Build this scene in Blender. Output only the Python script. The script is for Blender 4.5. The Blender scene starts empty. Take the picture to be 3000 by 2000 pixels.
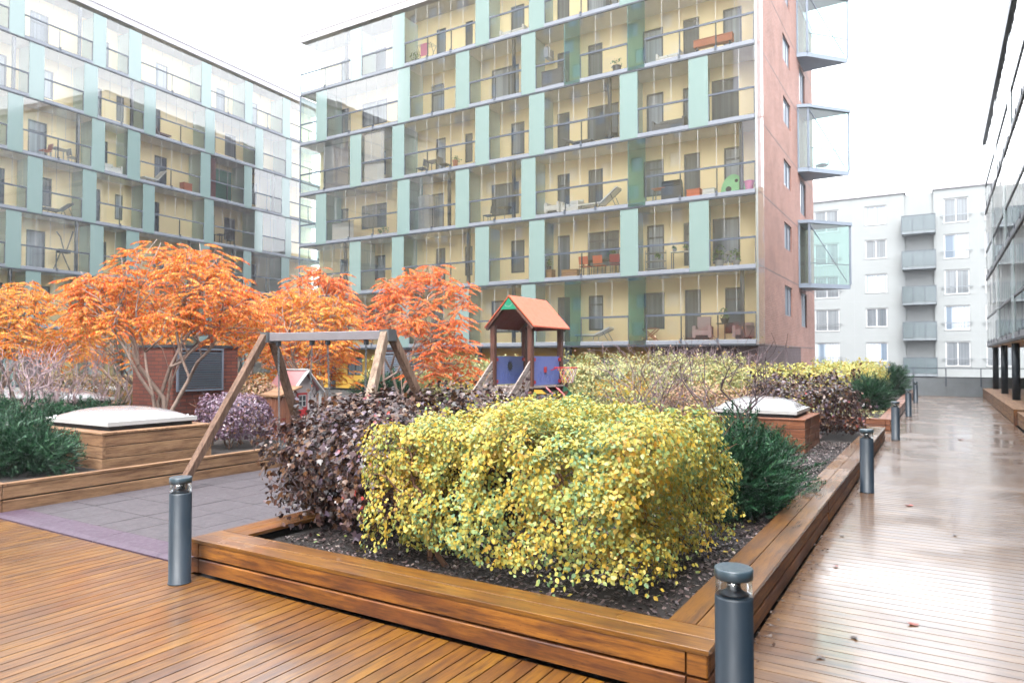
import bpy, math, random
import numpy as np
from mathutils import Vector, Matrix, noise as mnoise

S = bpy.context.scene
COL = S.collection
rad = math.radians

def lin(r, g, b):
    f = lambda c: (c / 255) / 12.92 if c <= 10 else (((c / 255) + .055) / 1.055) ** 2.4
    return (f(r) * ALB, f(g) * ALB, f(b) * ALB, 1)
ALB = .55                      # open surfaces darkened, so the shaded balconies come out brighter by comparison
def shade(r, g, b):  # undimmed colour, meant for surfaces in balcony shade
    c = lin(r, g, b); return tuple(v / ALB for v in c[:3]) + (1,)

# ------------------------------------------------------------------ objects
def tag(o, label=None, cat=None, group=None, kind=None):
    if label: o['label'] = label
    if cat: o['category'] = cat
    if group: o['group'] = group
    if kind: o['kind'] = kind
    return o

def thing(name, label, cat, loc=(0, 0, 0), rz=0, group=None):
    o = bpy.data.objects.new(name, None)
    COL.objects.link(o)
    o.location = loc
    o.rotation_euler = (0, 0, rz)
    return tag(o, label, cat, group)

def copy_thing(o, loc, rz, label, parent=None):
    c = o.copy()
    COL.objects.link(c)
    if parent is None:
        c.location = loc
        c.rotation_euler = (0, 0, rz)
        c['label'] = label
    else:
        c.parent = parent
    for ch in list(o.children):
        copy_thing(ch, None, None, None, c)
    return c

class MB:
    """collects faces of one mesh object"""
    def __init__(s):
        s.v, s.f, s.m = [], [], []
        s.mi = 0
    def add(s, vs, fs):
        n = len(s.v)
        s.v += [tuple(v) for v in vs]
        s.f += [tuple(i + n for i in f) for f in fs]
        s.m += [s.mi] * len(fs)
        return s
    def quad(s, *p):
        return s.add(p, [tuple(range(len(p)))])
    def box(s, x0, x1, y0, y1, z0, z1):
        return s.add([(x0, y0, z0), (x1, y0, z0), (x1, y1, z0), (x0, y1, z0), (x0, y0, z1), (x1, y0, z1), (x1, y1, z1), (x0, y1, z1)],
                     [(0, 3, 2, 1), (4, 5, 6, 7), (0, 1, 5, 4), (1, 2, 6, 5), (2, 3, 7, 6), (3, 0, 4, 7)])
    def board(s, x0, x1, y0, y1, z0, z1, c=.004, along='x'):
        """plank with eased top and bottom edges"""
        if along == 'x':
            p = [(y0 + c, z0), (y1 - c, z0), (y1, z0 + c), (y1, z1 - c), (y1 - c, z1), (y0 + c, z1), (y0, z1 - c), (y0, z0 + c)]
            a = [(x0, q[0], q[1]) for q in p]; b = [(x1, q[0], q[1]) for q in p]
        elif along == 'y':
            p = [(x0 + c, z0), (x1 - c, z0), (x1, z0 + c), (x1, z1 - c), (x1 - c, z1), (x0 + c, z1), (x0, z1 - c), (x0, z0 + c)]
            a = [(q[0], y1, q[1]) for q in p]; b = [(q[0], y0, q[1]) for q in p]
        else:
            p = [(x0 + c, y0), (x1 - c, y0), (x1, y0 + c), (x1, y1 - c), (x1 - c, y1), (x0 + c, y1), (x0, y1 - c), (x0, y0 + c)]
            a = [(q[0], q[1], z0) for q in p]; b = [(q[0], q[1], z1) for q in p]
        n = 8
        return s.add(a + b, [tuple(range(n))[::-1], tuple(range(n, 2 * n))] + [(i, (i + 1) % n, n + (i + 1) % n, n + i) for i in range(n)])
    def beam(s, p, q, w, h, up=(0, 0, 1), c=.006):
        p, q, up = Vector(p), Vector(q), Vector(up)
        d = (q - p).normalized()
        sx = d.cross(up)
        if sx.length < 1e-4: sx = d.cross(Vector((0, 1, 0)))
        sx.normalize(); uz = sx.cross(d)
        w2, h2 = w / 2, h / 2
        pr = [(-w2 + c, -h2), (w2 - c, -h2), (w2, -h2 + c), (w2, h2 - c), (w2 - c, h2), (-w2 + c, h2), (-w2, h2 - c), (-w2, -h2 + c)]
        a = [p + sx * x + uz * y for x, y in pr]; b = [q + sx * x + uz * y for x, y in pr]
        n = 8
        return s.add(a + b, [tuple(range(n)), tuple(range(n, 2 * n))[::-1]] + [(i, n + i, n + (i + 1) % n, (i + 1) % n) for i in range(n)])
    def tube(s, pts, rs, n=6, cap=True):
        pts = [Vector(p) for p in pts]
        if not isinstance(rs, (list, tuple)): rs = [rs] * len(pts)
        vs = []
        ref = Vector((.31, .17, .93))
        for i, p in enumerate(pts):
            d = (pts[min(i + 1, len(pts) - 1)] - pts[max(i - 1, 0)])
            d = d.normalized() if d.length > 1e-9 else Vector((0, 0, 1))
            a = d.cross(ref if abs(d.dot(ref)) < .95 else Vector((1, 0, 0))).normalized(); b = d.cross(a)
            for k in range(n):
                t = 2 * math.pi * k / n
                vs.append(p + (a * math.cos(t) + b * math.sin(t)) * rs[i])
        fs = []
        for i in range(len(pts) - 1):
            for k in range(n):
                fs.append((i * n + k, i * n + (k + 1) % n, (i + 1) * n + (k + 1) % n, (i + 1) * n + k))
        if cap: fs += [tuple(range(n))[::-1], tuple((len(pts) - 1) * n + k for k in range(n))]
        return s.add(vs, fs)
    def lathe(s, prof, n=24, c=(0, 0, 0)):
        vs = [(c[0] + r * math.cos(2 * math.pi * k / n), c[1] + r * math.sin(2 * math.pi * k / n), c[2] + z) for r, z in prof for k in range(n)]
        fs = [(i * n + k, i * n + (k + 1) % n, (i + 1) * n + (k + 1) % n, (i + 1) * n + k) for i in range(len(prof) - 1) for k in range(n)]
        fs += [tuple(range(n))[::-1], tuple((len(prof) - 1) * n + k for k in range(n))]
        return s.add(vs, fs)
    def prism(s, poly, d):
        """closed polygon (3D points) pushed along vector d"""
        n = len(poly); d = Vector(d)
        a = [Vector(p) for p in poly]; b = [p + d for p in a]
        return s.add(a + b, [tuple(range(n))[::-1], tuple(range(n, 2 * n))] + [(i, (i + 1) % n, n + (i + 1) % n, n + i) for i in range(n)])
    def holed(s, O, U, V, N, w, h, holes, depth):
        """wall face w x h in plane O,U,V with rectangular holes and reveals going to -N"""
        O, U, V, N = Vector(O), Vector(U), Vector(V), Vector(N)
        us = sorted({0, w, *[round(x, 4) for q in holes for x in q[:2]]}); vs = sorted({0, h, *[round(x, 4) for q in holes for x in q[2:4]]})
        P = lambda u, v, d=0: O + U * u + V * v - N * d
        for i in range(len(us) - 1):
            for j in range(len(vs) - 1):
                cu, cv = (us[i] + us[i + 1]) / 2, (vs[j] + vs[j + 1]) / 2
                if any(q[0] < cu < q[1] and q[2] < cv < q[3] for q in holes): continue
                s.quad(P(us[i], vs[j]), P(us[i + 1], vs[j]), P(us[i + 1], vs[j + 1]), P(us[i], vs[j + 1]))
        for a, b, c, d in [q[:4] for q in holes]:
            s.quad(P(a, c), P(a, d), P(a, d, depth), P(a, c, depth)); s.quad(P(b, c), P(b, c, depth), P(b, d, depth), P(b, d))
            s.quad(P(a, c), P(a, c, depth), P(b, c, depth), P(b, c)); s.quad(P(a, d), P(b, d), P(b, d, depth), P(a, d, depth))
        return s
    def build(s, name, mats, parent=None, smooth=False):
        me = bpy.data.meshes.new(name)
        me.from_pydata(s.v, [], s.f)
        for m in (mats if isinstance(mats, (list, tuple)) else [mats]): me.materials.append(m)
        if max(s.m, default=0): me.polygons.foreach_set('material_index', s.m)
        if smooth: me.polygons.foreach_set('use_smooth', [True] * len(s.f))
        me.update()
        o = bpy.data.objects.new(name, me)
        COL.objects.link(o)
        if parent: o.parent = parent
        return o

def np_mesh(name, V, F, mat, parent=None, smooth=False):
    """V (n,3) array, F (m,k) array of equal sized faces"""
    me = bpy.data.meshes.new(name)
    m, k = F.shape
    me.vertices.add(len(V)); me.vertices.foreach_set('co', V.astype(np.float32).ravel())
    me.loops.add(m * k); me.loops.foreach_set('vertex_index', F.astype(np.int32).ravel())
    me.polygons.add(m); me.polygons.foreach_set('loop_start', np.arange(0, m * k, k, dtype=np.int32))
    me.polygons.foreach_set('loop_total', np.full(m, k, dtype=np.int32))
    if smooth: me.polygons.foreach_set('use_smooth', np.ones(m, dtype=bool))
    me.materials.append(mat)
    me.update(calc_edges=True)
    o = bpy.data.objects.new(name, me)
    COL.objects.link(o)
    if parent: o.parent = parent
    return o

def frames(D, Nn):
    """rotation matrices whose y axis is D and whose z axis leans to Nn"""
    D = D / np.linalg.norm(D, axis=1, keepdims=True)
    X = np.cross(D, Nn); l = np.linalg.norm(X, axis=1, keepdims=True); l[l < 1e-6] = 1; X = X / l
    Z = np.cross(X, D)
    return np.stack([X, D, Z], axis=2)

def scatter(name, tv, tf, R, T, sc, mat, parent=None, smooth=False):
    tv = np.array(tv, float); tf = np.array(tf, int)
    sc = np.asarray(sc, float)
    if sc.ndim == 1: sc = sc[:, None]
    loc = tv[None, :, :] * (sc[:, None, :] if sc.shape[1] == 3 else sc[:, None, :])
    V = np.einsum('nij,nkj->nki', R, loc) + T[:, None, :]
    n, k = len(T), len(tv)
    F = (tf[None, :, :] + (np.arange(n) * k)[:, None, None]).reshape(-1, tf.shape[1])
    return np_mesh(name, V.reshape(-1, 3), F, mat, parent, smooth)

# ------------------------------------------------------------------ materials
class NT:
    def __init__(s, name):
        s.m = bpy.data.materials.new(name); s.m.use_nodes = True
        s.t = s.m.node_tree; s.t.nodes.clear()
        s.out = s.n('ShaderNodeOutputMaterial')
    def n(s, t, **kw):
        nd = s.t.nodes.new(t)
        for k, v in kw.items():
            if k in nd.inputs: nd.inputs[k].default_value = v
            else: setattr(nd, k, v)
        return nd
    def l(s, a, b): s.t.links.new(a, b)
    def ramp(s, src, stops, interp='LINEAR'):
        r = s.n('ShaderNodeValToRGB'); e = r.color_ramp.elements; r.color_ramp.interpolation = interp
        while len(e) < len(stops): e.new(.5)
        for el, (p, c) in zip(e, stops): el.position = p; el.color = c if len(c) == 4 else (*c, 1)
        s.l(src, r.inputs[0]); return r.outputs[0]
    def mixc(s, a, b, fac=.5, mode='MIX'):
        m = s.n('ShaderNodeMix'); m.data_type = 'RGBA'; m.blend_type = mode
        for sock, val in ((m.inputs[0], fac), (m.inputs[6], a), (m.inputs[7], b)):
            if hasattr(val, 'links'): s.l(val, sock)
            else: sock.default_value = val
        return m.outputs[2]
    def coords(s, scale=(1, 1, 1), kind='Object'):
        tc = s.n('ShaderNodeTexCoord'); mp = s.n('ShaderNodeMapping'); mp.inputs['Scale'].default_value = scale
        s.l(tc.outputs[kind], mp.inputs[0]); return mp.outputs[0]
    def noise(s, scale, detail=3, rough=.5, vec=None):
        nn = s.n('ShaderNodeTexNoise'); nn.inputs['Scale'].default_value = scale; nn.inputs['Detail'].default_value = detail; nn.inputs['Roughness'].default_value = rough
        if vec is not None: s.l(vec, nn.inputs['Vector'])
        return nn.outputs[0]
    def mr(s, src, a, b, c, d):
        m = s.n('ShaderNodeMapRange'); s.l(src, m.inputs[0])
        for i, v in zip((1, 2, 3, 4), (a, b, c, d)): m.inputs[i].default_value = v
        return m.outputs[0]
    def bump(s, src, strength=.3, dist=.01):
        b = s.n('ShaderNodeBump'); b.inputs['Strength'].default_value = strength; b.inputs['Distance'].default_value = dist
        s.l(src, b.inputs['Height']); return b.outputs[0]
    def end(s, sh): s.l(sh, s.out.inputs[0]); return s.m

def P(nt, color, rough=.5, metal=0, spec=.5, coat=0, coat_rough=.1, normal=None, coat_ior=1.5):
    p = nt.n('ShaderNodeBsdfPrincipled')
    for k, v in (('Base Color', color), ('Roughness', rough), ('Metallic', metal), ('Specular IOR Level', spec), ('Coat Weight', coat), ('Coat Roughness', coat_rough), ('Coat IOR', coat_ior)):
        if hasattr(v, 'links'): nt.l(v, p.inputs[k])
        else: p.inputs[k].default_value = v
    if normal is not None: nt.l(normal, p.inputs['Normal'])
    return p

def plain(name, c, rough=.5, var=.12, scale=3, metal=0, spec=.5, bump=0, coat=0):
    nt = NT(name)
    v = nt.coords()
    n1 = nt.noise(scale, 5, .6, v)
    k = nt.ramp(n1, [(.3, tuple(x * (1 - var) for x in c[:3])), (.7, tuple(min(1, x * (1 + var)) for x in c[:3]))])
    rr = nt.mr(nt.noise(scale * 2.3, 3, .6, v), .3, .7, max(.02, rough - .08), min(1, rough + .08))
    nm = nt.bump(nt.noise(scale * 20, 3, .6, v), bump, .005) if bump else None
    return nt.end(P(nt, k, rr, metal, spec, coat, normal=nm).outputs[0])

def wood(name, c0, c1, axis, wet=0., wet_lo=.07, wet_hi=.3, rough=.55, stain=.35, knots=True, ior=1.5, cover=(.45, .6)):
    """planks: each board its own tone, grain drawn out along axis, optional film of rain"""
    nt = NT(name)
    st = [9, 9, 9]; st['xyz'.index(axis)] = .7
    geo = nt.n('ShaderNodeNewGeometry')
    isl = geo.outputs['Random Per Island']
    tc = nt.n('ShaderNodeTexCoord')
    off = nt.n('ShaderNodeVectorMath'); off.operation = 'MULTIPLY_ADD'
    cmb = nt.n('ShaderNodeCombineXYZ'); nt.l(isl, cmb.inputs[0]); nt.l(isl, cmb.inputs[1]); nt.l(isl, cmb.inputs[2])
    nt.l(cmb.outputs[0], off.inputs[0]); off.inputs[1].default_value = (37, 53, 71); nt.l(tc.outputs['Object'], off.inputs[2])
    mp = nt.n('ShaderNodeMapping'); mp.inputs['Scale'].default_value = st; nt.l(off.outputs[0], mp.inputs[0])
    g = nt.noise(3.2, 6, .62, mp.outputs[0])
    mp2 = nt.n('ShaderNodeMapping'); mp2.inputs['Scale'].default_value = [x * 3.5 for x in st]; nt.l(off.outputs[0], mp2.inputs[0])
    g2 = nt.noise(4, 4, .6, mp2.outputs[0])
    drift = nt.n('ShaderNodeMapping'); sd_ = [2.6, 2.6, 2.6]; sd_['xyz'.index(axis)] = 1.1; drift.inputs['Scale'].default_value = sd_; nt.l(off.outputs[0], drift.inputs[0])
    tone_ = nt.n('ShaderNodeMath'); tone_.operation = 'MULTIPLY_ADD'; tone_.use_clamp = True
    nt.l(isl, tone_.inputs[0]); tone_.inputs[1].default_value = .5; nt.l(nt.mr(nt.noise(1.3, 5, .6, drift.outputs[0]), .38, .68, -.05, .75), tone_.inputs[2])
    base = nt.mixc(c0, c1, tone_.outputs[0])
    dark = nt.mixc(base, (c0[0] * .45, c0[1] * .38, c0[2] * .35, 1), nt.mr(g, .42, .66, 0, .9))
    fine = nt.mixc(dark, nt.mixc(dark, (1, .93, .85, 1), .85, 'MULTIPLY'), .5)
    streak = nt.mixc(fine, nt.mixc(dark, (.62, .55, .5, 1), 1., 'MULTIPLY'), nt.mr(g2, .5, .66, 0, .9))
    mpb = nt.n('ShaderNodeMapping'); sb_ = [4.5, 4.5, 4.5]; sb_['xyz'.index(axis)] = 1.5; mpb.inputs['Scale'].default_value = sb_; nt.l(off.outputs[0], mpb.inputs[0])
    blot = nt.noise(1., 5, .62, mpb.outputs[0])
    col = nt.mixc(streak, nt.mixc(streak, (.5, .4, .34, 1), 1., 'MULTIPLY'), nt.mr(blot, .46, .62, 0, min(1, stain * 1.3)))
    if knots:
        vo = nt.n('ShaderNodeTexVoronoi'); mp3 = nt.n('ShaderNodeMapping'); s3 = [6, 6, 6]; s3['xyz'.index(axis)] = 2.2
        mp3.inputs['Scale'].default_value = s3; nt.l(off.outputs[0], mp3.inputs[0]); nt.l(mp3.outputs[0], vo.inputs['Vector'])
        col = nt.mixc(col, (c0[0] * .22, c0[1] * .18, c0[2] * .16, 1), nt.mr(vo.outputs['Distance'], .035, .1, .85, 0))
    bp = nt.bump(g2, .25, .003)
    pud = nt.noise(1.1, 4, .55, tc.outputs['Object'])
    cr = nt.mr(pud, cover[0], cover[1], wet_hi, wet_lo)
    p = P(nt, col, rough, 0, .4, wet, cr, bp, ior)
    if wet:
        bn = nt.bump(g, .06, .004); nt.l(bn, p.inputs['Coat Normal'])
    return nt.end(p.outputs[0])

def leafmat(name, stops, rough=.4, transl=.25, noise_amt=.35, nscale=1.3, spec=.4, interp='LINEAR', isl=1.0):
    nt = NT(name)
    geo = nt.n('ShaderNodeNewGeometry')
    nz = nt.noise(nscale, 3, .5, nt.coords())
    ma = nt.n('ShaderNodeMath'); ma.operation = 'MULTIPLY_ADD'; nt.l(nz, ma.inputs[0]); ma.inputs[1].default_value = noise_amt * 2; ma.inputs[2].default_value = -noise_amt
    ad = nt.n('ShaderNodeMath'); ad.operation = 'ADD'; ad.use_clamp = True; nt.l(nt.mr(geo.outputs['Random Per Island'], 0, 1, .5 - isl / 2, .5 + isl / 2), ad.inputs[0]); nt.l(ma.outputs[0], ad.inputs[1])
    c = nt.ramp(ad.outputs[0], stops, interp)
    p = P(nt, c, rough, 0, spec)
    tr = nt.n('ShaderNodeBsdfTranslucent'); nt.l(c, tr.inputs[0])
    mx = nt.n('ShaderNodeMixShader'); mx.inputs[0].default_value = transl
    nt.l(p.outputs[0], mx.inputs[1]); nt.l(tr.outputs[0], mx.inputs[2])
    return nt.end(mx.outputs[0])

def glass(name, tint, base=.05, k=1.0, ior=1.5, rough=0.0, gcol=(1, 1, 1, 1)):
    nt = NT(name)
    tr = nt.n('ShaderNodeBsdfTransparent'); tr.inputs[0].default_value = tint
    gl = nt.n('ShaderNodeBsdfGlossy'); gl.inputs['Color'].default_value = gcol; gl.inputs['Roughness'].default_value = rough
    fr = nt.n('ShaderNodeFresnel'); fr.inputs[0].default_value = ior
    ma = nt.n('ShaderNodeMath'); ma.operation = 'MULTIPLY_ADD'; ma.use_clamp = True
    nt.l(fr.outputs[0], ma.inputs[0]); ma.inputs[1].default_value = k; ma.inputs[2].default_value = base
    wob = nt.bump(nt.noise(.5, 2, .5, nt.coords()), .02, .05)
    nt.l(wob, gl.inputs['Normal'])
    mx = nt.n('ShaderNodeMixShader'); nt.l(ma.outputs[0], mx.inputs[0]); nt.l(tr.outputs[0], mx.inputs[1]); nt.l(gl.outputs[0], mx.inputs[2])
    return nt.end(mx.outputs[0])

def brick(name, c1, c2, mortar, scale=1, bump=.4):
    nt = NT(name)
    tc = nt.n('ShaderNodeTexCoord'); sp = nt.n('ShaderNodeSeparateXYZ'); nt.l(tc.outputs['Object'], sp.inputs[0])
    ad = nt.n('ShaderNodeMath'); nt.l(sp.outputs[0], ad.inputs[0]); nt.l(sp.outputs[1], ad.inputs[1])
    cb = nt.n('ShaderNodeCombineXYZ'); nt.l(ad.outputs[0], cb.inputs[0]); nt.l(sp.outputs[2], cb.inputs[1])
    b = nt.n('ShaderNodeTexBrick'); nt.l(cb.outputs[0], b.inputs['Vector'])
    b.inputs['Color1'].default_value = c1; b.inputs['Color2'].default_value = c2; b.inputs['Mortar'].default_value = mortar
    b.inputs['Scale'].default_value = 1 / scale; b.inputs['Mortar Size'].default_value = .008; b.inputs['Brick Width'].default_value = .26; b.inputs['Row Height'].default_value = .075; b.inputs['Mortar Smooth'].default_value = .2
    nz = nt.noise(.8, 4, .6, tc.outputs['Object'])
    c = nt.mixc(b.outputs[0], nt.mixc(b.outputs[0], (.72, .68, .66, 1), 1., 'MULTIPLY'), nt.mr(nz, .4, .7, 0, .9))
    nm = nt.bump(b.outputs['Fac'], -bump, .006)
    return nt.end(P(nt, c, .8, 0, .3, normal=nm).outputs[0])

def curtain_pane(name, dark, light, amount=.5):
    """window with drapes behind it: gloss over soft vertical folds that differ per window"""
    nt = NT(name)
    oi = nt.n('ShaderNodeObjectInfo'); tc = nt.n('ShaderNodeTexCoord')
    sp = nt.n('ShaderNodeSeparateXYZ'); nt.l(tc.outputs['Object'], sp.inputs[0])
    ad = nt.n('ShaderNodeMath'); nt.l(sp.outputs[0], ad.inputs[0]); nt.l(sp.outputs[1], ad.inputs[1])
    cb = nt.n('ShaderNodeCombineXYZ'); nt.l(ad.outputs[0], cb.inputs[0]); nt.l(oi.outputs['Random'], cb.inputs[1])
    mp = nt.n('ShaderNodeMapping'); mp.inputs['Scale'].default_value = (1, 40, 1); nt.l(cb.outputs[0], mp.inputs[0])
    folds = nt.noise(9, 2, .5, mp.outputs[0]); wide = nt.noise(.9, 2, .5, mp.outputs[0])
    light2 = nt.mixc(light, tuple(x * .55 for x in light[:3]) + (1,), nt.mr(folds, .35, .65, 0, 1))  # fold shading painted into the drape colour
    lo = .5 - amount * .35
    c = nt.mixc(dark, light2, nt.mr(wide, lo, lo + .08, 0, 1))
    tone = nt.mixc(c, nt.mixc(c, (.6, .62, .66, 1), 1., 'MULTIPLY'), nt.mr(oi.outputs['Random'], 0, 1, 0, 1))
    return nt.end(P(nt, tone, .6, 0, .3, .55, .03, coat_ior=1.5).outputs[0])

M = {}
M['deck_y'] = wood('wet decking lengthwise', lin(124, 74, 4), lin(154, 106, 14), 'y', 1., .05, .26, .5, .6, False, 1.5, (.38, .64))
M['deck_x'] = wood('wet decking crosswise', lin(122, 84, 46), lin(144, 106, 62), 'x', .9, .07, .24, .4, .5, False, 1.38, (.36, .58))
M['rim_x'] = wood('wet rim boards crosswise', lin(130, 80, 12), lin(158, 106, 24), 'x', .9, .05, .32, .5, .45, True, 1.5, (.36, .66))
M['rim_y'] = wood('wet rim boards lengthwise', lin(130, 80, 12), lin(158, 106, 24), 'y', 1., .05, .26, .5, .5, True, 1.5, (.36, .66))
M['side_x'] = wood('damp side boards crosswise', lin(116, 58, 20), lin(176, 114, 36), 'x', .2, .3, .6, .6, .9)
M['side_y'] = wood('damp side boards lengthwise', lin(116, 60, 24), lin(170, 112, 42), 'y', .2, .3, .6, .6, .9)
M['dry_x'] = wood('dry larch boards crosswise', lin(162, 124, 92), lin(176, 140, 108), 'x', 0, rough=.75, stain=.2)
M['dry_y'] = wood('dry larch boards lengthwise', lin(162, 124, 92), lin(178, 142, 108), 'y', 0, rough=.75, stain=.2)
M['dry_z'] = wood('dry larch boards upright', lin(150, 96, 72), lin(166, 112, 86), 'z', 0, rough=.75, stain=.3)
M['red_x'] = wood('reddish larch boards crosswise', lin(146, 86, 52), lin(160, 100, 64), 'x', .3, .2, .5, .6, .3)
M['red_y'] = wood('reddish larch boards lengthwise', lin(146, 86, 52), lin(160, 100, 64), 'y', .3, .2, .5, .6, .3)
M['swing'] = wood('weathered swing timber', lin(136, 108, 92), lin(150, 122, 104), 'z', 0, rough=.8, stain=.35)
M['swing_pale'] = wood('pale weathered timber', lin(176, 158, 142), lin(186, 168, 150), 'z', 0, rough=.8, stain=.35)
M['swing_beam'] = plain('grey painted beam', lin(140, 136, 142), .5, .08, 6)
M['tower_post'] = wood('brown stained posts', lin(104, 64, 52), lin(118, 76, 62), 'z', 0, rough=.7, stain=.3)
M['grey_board'] = wood('grey weathered boards', lin(168, 158, 156), lin(184, 174, 170), 'y', 0, rough=.8, stain=.3)
M['rubber'] = plain('grey purple rubber tiles', lin(74, 67, 73), .65, .22, 9, bump=.25)
M['rubber_edge'] = plain('purple rubber edging', lin(80, 62, 80), .55, .1, 9, bump=.25)
M['bollard'] = plain('blue grey powder coat', lin(28, 46, 61), .5, .08, 4, bump=.08)
M['bollard_cap'] = plain('paler wet cap tone', lin(58, 78, 90), .4, .1, 8, coat=.25)  # cap colour lighter than the post's
M['steel'] = plain('galvanised steel', lin(150, 156, 162), .4, .1, 12, metal=.7)
M['anthracite'] = plain('anthracite metal', lin(78, 86, 100), .4, .06, 5)
M['dark'] = plain('dark gasket and shadow line', lin(44, 50, 60), .6, .06, 5)
M['soil'] = plain('dark soil', lin(40, 33, 31), .95, .3, 9, bump=.6)
M['ground'] = plain('asphalt', (.055, .055, .058, 1), .8, .15, 1)
M['fascia'] = plain('pale balcony edge', lin(136, 141, 152), .5, .04, 1)
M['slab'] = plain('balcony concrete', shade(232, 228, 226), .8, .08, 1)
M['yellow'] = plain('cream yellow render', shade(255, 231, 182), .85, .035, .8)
M['ochre'] = plain('ochre render', lin(214, 196, 150), .85, .05, .8)
M['mustard'] = plain('mustard render', lin(226, 176, 58), .85, .05, .8)
M['mint'] = plain('mint enamelled glass panel', lin(132, 156, 153), .16, .025, .4, coat=.8)
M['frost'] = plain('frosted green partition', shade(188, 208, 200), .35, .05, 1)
M['white'] = plain('white paint', lin(206, 207, 208), .5, .02, 2)
M['cream'] = plain('off white render', lin(156, 160, 160), .85, .025, .4)
M['joint'] = plain('render joint', lin(164, 168, 168), .85, .02, 1)
M['grey_render'] = plain('grey green recess render', lin(112, 120, 118), .85, .04, .6)
M['concrete'] = plain('stained concrete', lin(134, 142, 148), .8, .16, 1.3, bump=.15)
M['roof'] = plain('roof sheet', lin(196, 190, 196), .5, .04, 1)
M['brick_pink'] = brick('pink red brick', lin(172, 122, 106), lin(154, 104, 90), lin(186, 160, 150))
M['brick_red'] = brick('red brick', lin(138, 76, 60), lin(112, 58, 48), lin(66, 54, 52), 1.15)
M['brick_dark'] = brick('dark purple brick', lin(98, 76, 80), lin(84, 62, 68), lin(120, 102, 104))
M['glass'] = glass('clear balcony glass', (.985, .99, .988, 1), .085, 1.0, 1.5)
M['guard'] = glass('railing glass', (.97, .985, .98, 1), .06, 1.0, 1.5)
M['tint'] = glass('sea green tinted glass', (.46, .68, .71, 1), .06, 1.0, 1.5)
M['bay_glass'] = glass('bay glass', (.66, .84, .8, 1), .03, .7, 1.5)
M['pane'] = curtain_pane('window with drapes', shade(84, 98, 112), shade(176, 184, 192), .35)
M['pane_white'] = curtain_pane('window with pale drapes', lin(88, 100, 110), lin(150, 156, 160), .6)
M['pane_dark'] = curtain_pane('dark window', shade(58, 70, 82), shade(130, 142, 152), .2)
M['louvre'] = plain('blue grey louvre', lin(124, 136, 152), .45, .06, 5)
M['balc_glass'] = plain('grey balcony glass', lin(96, 108, 112), .12, .05, .8)
M['dome'] = plain('milky acrylic dome', lin(168, 168, 172), .2, .05, 1.5, coat=.6)
M['orange_roof'] = plain('orange play roof', lin(214, 98, 62), .5, .06, 5)
M['red_under'] = plain('dark red underside', lin(150, 50, 44), .6, .06, 5)
M['green_play'] = plain('green play board', lin(26, 146, 110), .4, .05, 5)
M['blue_play'] = plain('blue play board', lin(112, 130, 204), .45, .05, 4)
M['red_play'] = plain('red play metal', lin(196, 44, 52), .4, .05, 5)
M['yellow_net'] = plain('yellow cord', lin(232, 196, 60), .7, .05, 5)
M['black'] = plain('black plastic', lin(40, 42, 46), .5, .05, 5)
M['pink_roof'] = plain('faded red felt', lin(196, 134, 136), .8, .12, 9)
M['house_white'] = plain('pale weathered paint', lin(214, 204, 204), .7, .07, 7)
M['bark'] = plain('grey brown bark', lin(168, 146, 134), .85, .25, 14, bump=.5)
M['twig'] = plain('purple grey twigs', lin(176, 152, 158), .8, .2, 9)
M['twig_mid'] = plain('grey brown twigs', lin(128, 106, 108), .8, .2, 9)
M['twig_dark'] = plain('dark twigs', lin(96, 78, 82), .8, .2, 9)
M['stem'] = plain('brown stems', lin(120, 84, 62), .8, .2, 14)

W4 = lambda *a: lin(*a)
WS = lambda *a: tuple(v * 1.25 for v in lin(*a)[:3]) + (1,)
WY = lambda *a: tuple(v * 1.28 for v in lin(*a)[:3]) + (1,)
M['leaf_yellow'] = leafmat('yellow green leaves', [(0, WY(108, 150, 122)), (.22, WY(138, 168, 112)), (.4, WY(180, 186, 104)), (.58, WY(206, 190, 90)), (.8, WY(208, 178, 70)), (.94, WY(196, 146, 56)), (1, WY(222, 208, 140))], .4, .32, .42, 1.7, .4, isl=.72)
M['leaf_pale'] = leafmat('pale yellow green leaves', [(0, W4(168, 182, 116)), (.4, W4(206, 204, 116)), (.75, W4(222, 206, 100)), (1, W4(210, 168, 80))], .45, .3, .3, .6)
M['leaf_far'] = leafmat('pale hedge leaves', [(0, W4(150, 166, 110)), (.4, W4(190, 192, 126)), (.75, W4(210, 202, 136)), (1, W4(190, 150, 92))], .5, .3, .35, .5)
M['leaf_purple'] = leafmat('dark purple leaves', [(0, W4(32, 28, 32)), (.3, W4(58, 40, 42)), (.52, W4(84, 54, 46)), (.74, W4(112, 76, 44)), (.9, W4(106, 90, 106)), (.97, W4(126, 108, 124)), (1, W4(170, 60, 48))], .36, .1, .34, 1.6, .4, isl=.85)  # lavender stops paint a sky sheen onto some leaves
M['leaf_plum'] = leafmat('plum leaves', [(0, W4(84, 62, 84)), (.5, W4(128, 98, 122)), (.9, W4(158, 130, 150)), (1, W4(150, 96, 60))], .3, .15, .25, 1.2, .6)
M['leaf_brown'] = leafmat('brown green leaves', [(0, W4(86, 84, 48)), (.5, W4(128, 108, 58)), (.85, W4(164, 124, 62)), (1, W4(186, 110, 60))], .5, .2, .3, .8)
M['leaf_rust'] = leafmat('rust mauve leaves', [(0, W4(150, 138, 96)), (.4, W4(178, 140, 98)), (.75, W4(190, 150, 130)), (1, W4(196, 128, 70))], .5, .2, .3, .8)
M['juniper'] = leafmat('juniper needles', [(0, W4(16, 50, 36)), (.5, W4(30, 76, 50)), (.85, W4(54, 104, 68)), (1, W4(82, 128, 86))], .5, .08, .25, 2.2, .3)
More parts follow.
